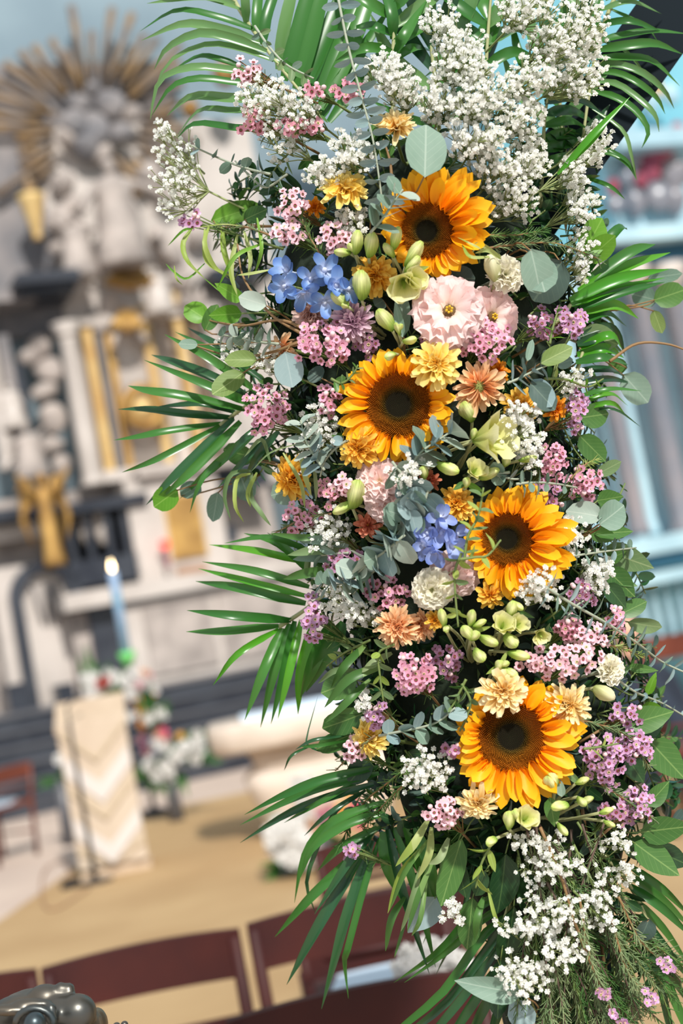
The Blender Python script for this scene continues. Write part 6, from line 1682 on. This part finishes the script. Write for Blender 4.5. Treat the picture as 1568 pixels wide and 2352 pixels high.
palm('palm frond with long drooping leaflets over the dark beam', [(1440, -60), (1400, 20), (1370, 110), (1350, 230), (1330, 380)], [
    [(1375, 25), (1446, 4), (1519, 32), 12], [(1375, 57), (1446, 48), (1519, 72), 13], [(1372, 96), (1430, 82), (1500, 72), (1580, 78), 17], [(1370, 115), (1440, 104), (1504, 100), (1566, 124), 17], [(1370, 133), (1440, 132), (1500, 142), (1561, 198), 16],
    [(1368, 148), (1420, 148), (1477, 168), (1525, 208), (1548, 250), 13], [(1370, 165), (1420, 168), (1473, 195), (1510, 228), (1527, 262), 12], [(1368, 185), (1420, 195), (1477, 237), (1505, 268), (1513, 304), 13], [(1362, 210), (1410, 222), (1458, 253), (1488, 300), (1473, 340), 13],
    [(1390, 0), (1440, -20), (1500, -25), 14], [(1360, 250), (1430, 300), (1450, 360), (1462, 415), 7], [(1355, 320), (1400, 345), (1442, 372), (1462, 414), 8], [(1352, 350), (1405, 356), (1440, 380), (1462, 415), 8], [(1345, 408), (1400, 428), (1435, 458), 8], [(1400, 20), (1480, 60), (1510, 95), 8], [(1372, 90), (1440, 120), (1500, 200), 6],
    [(1380, 60), (1330, 20), (1280, -30), 20], [(1375, 100), (1310, 60), (1250, 40), 18], [(1372, 80), (1370, 20), (1390, -40), 16], [(1370, 110), (1355, 40), (1350, -40), 20]], 14, ['palmpale', 'palm', 'palm'], -.04, arch=.015, sway=.5)
palm('dark palm leaflets lying across the beam behind the white cloud', [(1240, 480), (1245, 380), (1250, 280), (1258, 220)], [
    [(1250, 235), (1320, 225), (1385, 262), 18], [(1250, 262), (1310, 255), (1370, 285), 20], [(1248, 290), (1310, 280), (1358, 300), 22], [(1248, 320), (1300, 308), (1345, 312), 22], [(1246, 345), (1300, 330), (1340, 322), 20], [(1245, 375), (1300, 360), (1350, 340), 20], [(1243, 400), (1290, 395), (1330, 400), 20], [(1242, 430), (1300, 430), (1320, 500), 18], [(1241, 440), (1200, 480), (1140, 520), 18], [(1242, 420), (1180, 430), (1110, 470), 18], [(1240, 460), (1290, 480), (1300, 540), 18], [(1240, 470), (1255, 520), (1250, 570), 18], [(1241, 450), (1210, 500), (1195, 550), 16]], 20, ['palmdark', 'palmdark', 'palm'], -.03, arch=.02)
palm('palm frond spreading long leaflets before the oval gilded frame', [(505, 978), (540, 950), (580, 925), (660, 895)], [
    [(600, 872), (510, 800), (430, 752), 15], [(595, 868), (500, 812), (402, 762), 14], [(590, 898), (480, 822), (378, 768), 15], [(592, 928), (494, 868), (400, 832), (347, 815), 17], [(582, 930), (482, 887), (331, 827), 16], [(565, 942), (421, 910), (340, 898), (294, 886), 18],
    [(548, 950), (470, 928), (413, 930), (346, 937), 12], [(538, 960), (421, 950), (340, 940), (271, 940), 15], [(516, 972), (383, 991), (320, 1003), (261, 1011), 14], [(510, 975), (402, 1033), (340, 1063), (280, 1085), 12],
    [(536, 962), (440, 1056), (385, 1110), (336, 1160), 18], [(552, 968), (478, 1044), (420, 1100), (366, 1147), 17], [(600, 980), (497, 1067), (413, 1145), 16], [(570, 1010), (486, 1075), (455, 1120), (436, 1178), 10], [(610, 1000), (560, 1060), (500, 1120), 13], [(640, 990), (590, 1050), (560, 1110), 14], [(630, 960), (560, 1010), (520, 1060), 14]], 15, ['palm', 'palm', 'palmdark'], .0, arch=.02, sway=.8)
palm('palm frond fanning out over the black altar steps', [(640, 1440), (690, 1408), (740, 1370), (800, 1330)], [
    [(700, 1292), (590, 1266), (480, 1251), 14], [(710, 1348), (590, 1312), (464, 1290), 14], [(715, 1372), (560, 1332), (455, 1306), 12], [(702, 1386), (560, 1352), (449, 1335), 18], [(668, 1425), (540, 1414), (429, 1402), 17], [(640, 1438), (520, 1450), (427, 1451), 16],
    [(640, 1445), (545, 1502), (489, 1574), 12], [(648, 1442), (605, 1540), (562, 1654), 18], [(665, 1432), (630, 1540), (598, 1671), 17], [(676, 1426), (652, 1540), (622, 1663), 17], [(692, 1424), (665, 1540), (638, 1651), 15], [(722, 1428), (692, 1540), (684, 1641), 20], [(760, 1430), (720, 1520), (690, 1602), 26], [(790, 1430), (750, 1500), (702, 1590), 28], [(730, 1330), (640, 1250), (560, 1225), 14], [(720, 1270), (620, 1235), (515, 1248), 12]], 16, ['palm', 'palmbright', 'palm'], .0, arch=.02, sway=.7)
palm('palm frond with long thin leaflets drooping over the dark chair backs', [(850, 1925), (870, 1885), (900, 1830), (960, 1780)], [
    [(868, 1762), (740, 1790), (653, 1825), (561, 1871), 15], [(870, 1776), (740, 1808), (653, 1843), (551, 1895), 15], [(858, 1800), (740, 1836), (653, 1873), (551, 1936), 15], [(842, 1784), (730, 1845), (652, 1890), 10], [(840, 1815), (755, 1868), (698, 1920), 9],
    [(882, 1842), (780, 1878), (728, 1920), (694, 1978), (676, 2074), 16], [(885, 1868), (801, 1891), (720, 1945), (690, 2016), 16], [(872, 1898), (781, 1947), (729, 2000), 14], [(862, 1900), (800, 1980), (722, 2100), 16], [(842, 1942), (722, 2051), (631, 2152), 18], [(828, 1965), (734, 2120), (658, 2262), 20], [(835, 1960), (760, 2080), (668, 2235), 14], [(856, 1930), (800, 2090), (770, 2200), (738, 2318), 19], [(872, 1925), (835, 2040), (798, 2180), (791, 2210), (800, 2294), 12], [(820, 1830), (765, 1870), (705, 2015), (725, 2100), 9],
    [(890, 1905), (925, 2050), (986, 2238), 16], [(905, 1900), (960, 2060), (1000, 2222), 16], [(930, 1900), (975, 2020), (985, 2150), 22], [(955, 1900), (990, 2000), (1010, 2100), 22], [(880, 1910), (890, 1990), (930, 2080), 22]], 15, ['palm', 'palmdark', 'palm'], .0, arch=.02, sway=.7)
palm('dark palm frond crossing the blurred white chair flowers', [(1190, 2020), (1165, 2090), (1150, 2160), (1180, 2260)], [
    [(1180, 2040), (1100, 2082), (1008, 2183), (904, 2257), 15], [(1172, 2070), (1096, 2120), (1029, 2183), (928, 2257), 14], [(1165, 2100), (1104, 2155), (1019, 2275), (915, 2365), 15], [(1160, 2120), (1126, 2170), (1030, 2298), (950, 2365), 15], [(1155, 2160), (1070, 2280), (1000, 2365), 15], [(1155, 2200), (1095, 2290), (1045, 2365), 17], [(1165, 2220), (1120, 2295), (1085, 2365), 20], [(1170, 2240), (1150, 2300), (1130, 2365), 18], [(1090, 1960), (1060, 2110), (1000, 2240), 9], [(1100, 2000), (1010, 2080), (970, 2170), 8]], 15, ['palmdark', 'palm', 'palmdark'], .01, arch=.02)
palm('bright green palm frond with blunt cut leaflets beside the teal band', [(1270, 745), (1310, 700), (1335, 660), (1350, 610)], [
    [(1335, 655), (1444, 580), (1505, 561), 20], [(1328, 668), (1444, 610), (1539, 580), 19], [(1308, 690), (1420, 640), (1536, 618), 20], [(1312, 702), (1397, 668), (1526, 638), 15], [(1320, 710), (1420, 674), (1526, 648), 18], [(1345, 630), (1390, 560), (1425, 522), (1440, 528), 20], [(1318, 722), (1390, 702), (1425, 704), (1466, 732), 19], [(1325, 745), (1390, 720), (1439, 750), 19], [(1320, 690), (1400, 655), (1470, 650), 18], [(1345, 640), (1365, 560), (1372, 500), 14]], 19, ['palmbright', 'palmbright', 'palm'], -.01, arch=.012, sway=.5)
palm('dark curling palm leaflets beside the round grey green leaf', [(1285, 900), (1320, 860), (1340, 800), (1350, 750)], [
    [(1330, 772), (1390, 748), (1420, 770), (1434, 818), 13], [(1325, 790), (1381, 778), (1432, 812), 18], [(1325, 815), (1390, 800), (1432, 822), 18], [(1322, 832), (1390, 822), (1442, 838), 17], [(1330, 800), (1400, 770), (1428, 802), 16], [(1330, 850), (1400, 850), (1438, 868), 15], [(1325, 912), (1400, 894), (1473, 898), 10], [(1325, 930), (1400, 905), (1442, 932), 10], [(1330, 940), (1400, 925), (1435, 950), 9], [(1340, 945), (1410, 940), (1470, 980), 5], [(1330, 880), (1395, 870), (1450, 880), 12]], 15, ['palm', 'palmdark', 'palmbright'], -.01, arch=.02, sway=.5)
palm('dark palm frond sweeping down at the lower edge', [(1380, 1960), (1430, 2010), (1480, 2100), (1520, 2220)], [
    [(1440, 1985), (1520, 2040), (1590, 2110), 14], [(1440, 2005), (1520, 2068), (1590, 2135), 18], [(1440, 2030), (1520, 2085), (1590, 2155), 16], [(1450, 2060), (1520, 2130), (1590, 2230), 14], [(1470, 2100), (1530, 2180), (1590, 2260), 14], [(1480, 2140), (1530, 2220), (1590, 2320), 18], [(1500, 2200), (1540, 2280), (1580, 2370), 16], [(1495, 2180), (1520, 2280), (1540, 2370), 14]], 15, ['palmdark', 'palm'], -.01, arch=.015)
t = strap_plant('grass_blade', 'bright green blade pointing up across the dark beam', 'leaf', [[(1280, 400), (1360, 310), (1447, 222), 16], [(1300, 385), (1360, 325), (1400, 275), 9]], 14, 'palmbright', .02)

# ---------------------------------------------------------------- curly and strap leaves
strap_plant('curly_willow', 'curly willow twig with long twisting leaves near the outer white florets', 'leaf', [
    [(560, 520), (510, 515), (440, 525), 3], [(480, 520), (470, 560), (490, 610), (525, 640), 13], [(470, 525), (475, 600), (540, 640), 11], [(510, 520), (515, 580), (540, 650), 14], [(545, 540), (530, 620), (545, 680), 13], [(560, 530), (575, 590), (570, 640), 11], [(440, 525), (420, 560), (430, 600), (470, 640), 13], [(470, 605), (430, 640), (400, 625), (380, 605), 6], [(400, 610), (405, 640), (420, 655), 4], [(600, 560), (540, 590), (500, 660), 10], [(590, 500), (600, 570), (585, 630), 10], [(445, 525), (420, 530), (385, 565), 6], [(620, 620), (580, 628), (545, 632), 9], [(470, 640), (500, 665), (530, 690), 3]], 12, ['yg', 'bright', 'yg'], .02)
strap_plant('curly_willow', 'curly willow leaves hanging beneath the long palm leaflets', 'leaf', [
    [(680, 1020), (620, 1040), (575, 1085), 4], [(575, 1080), (530, 1090), (515, 1140), (530, 1195), 12], [(575, 1088), (545, 1100), (540, 1160), (560, 1200), 11], [(578, 1085), (575, 1140), (600, 1180), (622, 1208), 14], [(590, 1085), (570, 1130), (575, 1165), 12], [(600, 1070), (640, 1100), (645, 1160), 13], [(620, 1060), (600, 1010), (560, 1050), 10], [(690, 1040), (700, 1090), (715, 1140), 13], [(650, 1040), (690, 1110), (700, 1170), 10], [(720, 1060), (725, 1120), (725, 1150), 11]], 12, ['yg', 'soft'], .03)
strap_plant('strap_leaf_plant', 'long grey green strap leaves hanging below the lowest sunflower', 'leaf', [
    [(985, 1880), (950, 1940), (908, 1990), 20], [(965, 1950), (920, 2010), (890, 2098), 20], [(990, 1920), (930, 2000), (895, 2090), 16], [(930, 2060), (900, 2110), (885, 2185), 19], [(965, 1990), (945, 2070), (920, 2140), 18], [(990, 1900), (985, 1960), (958, 2020), 18], [(1030, 1925), (1010, 1970), (985, 1985), 18], [(1000, 1960), (960, 2060), (935, 2140), 14], [(980, 2020), (965, 2110), (945, 2150), 12], [(940, 2080), (920, 2150), (905, 2200), 8], [(1110, 2060), (1095, 2110), (1090, 2160), 18], [(1120, 2040), (1135, 2100), (1150, 2130), 9]], 18, ['soft', 'mid', 'mid', 'euc', 'yg'], .02)
strap_plant('strap_leaf_plant', 'long grey green strap leaves sweeping below the middle palm frond', 'leaf', [
    [(880, 1530), (800, 1560), (745, 1625), 22], [(850, 1560), (800, 1610), (748, 1660), 18], [(840, 1480), (790, 1530), (760, 1580), 20], [(860, 1630), (800, 1632), (770, 1638), 16], [(820, 1540), (770, 1540), (730, 1570), 14], [(900, 1500), (860, 1520), (830, 1545), 18]], 20, ['euc', 'soft', 'mid'], .02)
strap_plant('strap_leaf_plant', 'thin looping dark blades before the stone table', 'leaf', [
    [(790, 1722), (740, 1726), (708, 1712), (705, 1690), (730, 1598), 5], [(790, 1690), (720, 1700), (678, 1722), 9], [(720, 1710), (670, 1735), (652, 1770), 7], [(800, 1700), (730, 1712), (690, 1715), 10]], 8, ['palm', 'palmdark'], .0)
strap_plant('strap_leaf_plant', 'broad grey green blades beside the dense silver leaf chain', 'leaf', [
    [(800, 1275), (740, 1262), (660, 1275), 26], [(790, 1290), (720, 1280), (672, 1285), 22], [(780, 1310), (710, 1315), (650, 1330), 24], [(800, 1255), (730, 1240), (690, 1245), 22], [(760, 1225), (700, 1235), (620, 1225), 16]], 22, ['euc', 'soft', 'mid'], .0)
strap_plant('strap_leaf_plant', 'yellow green tips curling over the ruffled cream lisianthus', 'leaf', [
    [(1130, 590), (1080, 590), (1060, 560), 9], [(1150, 590), (1100, 560), (1085, 580), 10], [(1120, 580), (1090, 565), (1050, 545), 7], [(1150, 595), (1120, 575), (1090, 582), 9]], 9, ['yg'], .06)

# ---------------------------------------------------------------- needle branches
for label, line, n, L, mt in (
    ('needle leaved branch above the large round leaf', [(1120, 570), (1200, 560), (1280, 560), (1375, 595)], 130, 26, 'soft'),
    ('second needle leaved branch above the ruffled cream lisianthus', [(1110, 540), (1180, 540), (1250, 530)], 90, 24, 'mid'),
    ('needle leaved tuft below the sideways yellow chrysanthemum', [(960, 1740), (900, 1790), (830, 1850), (780, 1940)], 150, 26, 'mid'),
    ('needle leaved branch beneath the round white sprig', [(1000, 1760), (930, 1800), (880, 1850), (830, 1900)], 140, 26, 'mid'),
    ('needle tip poking out beside the pink waxflower low on the column', [(860, 1690), (810, 1730), (770, 1770)], 40, 24, 'soft'),
    ('yellow green needle tip beside the cream lisianthus at the edge', [(1390, 1480), (1430, 1490), (1475, 1508)], 60, 22, 'yg'),
    ('needle leaved branch under the broad dark green leaves', [(1300, 1650), (1360, 1660), (1440, 1690), (1490, 1760)], 130, 24, 'soft'),
    ('needle leaved tuft beside the alstroemeria under the lilac waxflower', [(1380, 1800), (1440, 1840), (1500, 1880)], 80, 24, 'soft'),
    ('needle leaved tuft above the deep blue delphinium', [(760, 620), (720, 560), (690, 500), (650, 440)], 130, 24, 'mid'),
    ('needle leaved tip at the outer curly willow', [(620, 540), (560, 520), (500, 515)], 60, 20, 'soft'),
    ('needle leaved tuft below the pink waxflower under the willow leaves', [(760, 1180), (700, 1190), (620, 1230)], 70, 22, 'soft'),
    ('needle leaved tip above the pink waxflower at the column edge', [(1310, 1100), (1340, 1070), (1365, 1055)], 40, 20, 'yg'),
): needle_branch(label, line, n, L, mt, .03)
ORD = 'first second third fourth fifth sixth seventh eighth ninth tenth eleventh twelfth thirteenth fourteenth fifteenth sixteenth seventeenth eighteenth nineteenth twentieth'.split()
ORD += ['twenty ' + o for o in ORD[:9]] + ['thirtieth'] + ['thirty ' + o for o in ORD[:9]] + ['fortieth'] + ['forty ' + o for o in ORD[:9]] + ['fiftieth']
q = random.Random(21)
for i in range(50):
    a = i / 49
    x0 = 1200 + 190 * q.random()
    y0 = 1870 + 250 * q.random()
    x1 = 1180 + 420 * a + q.uniform(-10, 10)
    y1 = 2400 - 200 * max(0, a - .5) * 1.2 + q.uniform(-60, 40)
    line = [(x0, y0), (x0 * .45 + x1 * .55 + q.uniform(-15, 15), y0 * .5 + y1 * .5), (x1, y1)]
    needle_branch('hanging needle branch whose tip is ' + ORD[i] + ' from the black upright', line, 125, 26, q.choice(('soft', 'soft', 'mid')), q.uniform(-.03, .03), q.choice(('stem', 'twigdark', 'twigdark')), group='long needle leaved branches hanging at the foot of the column')
for label, line in (('needle branch ending in pale lilac blossoms near the bottom edge', [(1330, 2060), (1350, 2180), (1385, 2282)]), ('needle branch ending in lilac blossoms below the arc of florets', [(1420, 2060), (1470, 2160), (1530, 2215)]),
                    ('needle branch with pink blossoms at the lowest corner', [(1400, 2100), (1440, 2230), (1490, 2290)]), ('needle branch whose blossoms touch the bottom edge', [(1320, 2120), (1370, 2240), (1420, 2340)])):
    needle_branch(label, line, 90, 24, 'soft', .045, 'twig', 6, 'lilac')
q = random.Random(31)
for i in range(16):                         # bare cut stems bundled at the foot
    x0, x1 = 1150 + 13 * i + q.uniform(-20, 20), 1170 + 18 * i + q.uniform(-4, 4)
    mb = MB(); c = smooth_line([PT(x0, 1840, q.uniform(.0, .07)), PT((x0 + x1) / 2 + q.uniform(-20, 20), 2090, q.uniform(.01, .07)), PT(x1, 2420, q.uniform(-.02, .05))], 8)
    mb.tube(c, .0022, .0016, 6)
    tag(mb.build('bare_stalk', M[q.choice(('twig', 'twigdark', 'stem', 'stemgrey'))]), 'bare flower stalk ' + ORD[i] + ' from the black upright at the foot of the column', 'stem', 'bare flower stems at the foot of the column')
tw = 0
for label, line in (('curving orange twig beside the pale silver leaf', [(690, 765), (620, 720), (560, 640), (545, 560)]), ('orange twig carrying the olive round leaves', [(690, 785), (620, 810), (540, 820), (450, 795)]), ('pale orange twig with buds beside the grey eucalyptus', [(700, 755), (640, 735), (560, 748), (500, 740)]),
                    ('forked orange twig under the side facing chrysanthemum', [(900, 420), (895, 370), (880, 320)]), ('thin pale forked twig reaching out before the grey marble column', [(1400, 830), (1460, 790), (1530, 790), (1590, 810)]), ('brown twig at the foot of the column beside the black upright', [(1240, 1900), (1290, 2020), (1330, 2150), (1420, 2360)])):
    mb = MB(); mb.tube(smooth_line([S(x, y, .045) for x, y in line], 14), .0018, .0009, 6)
    tag(mb.build('twig', M['twig']), label, 'twig')
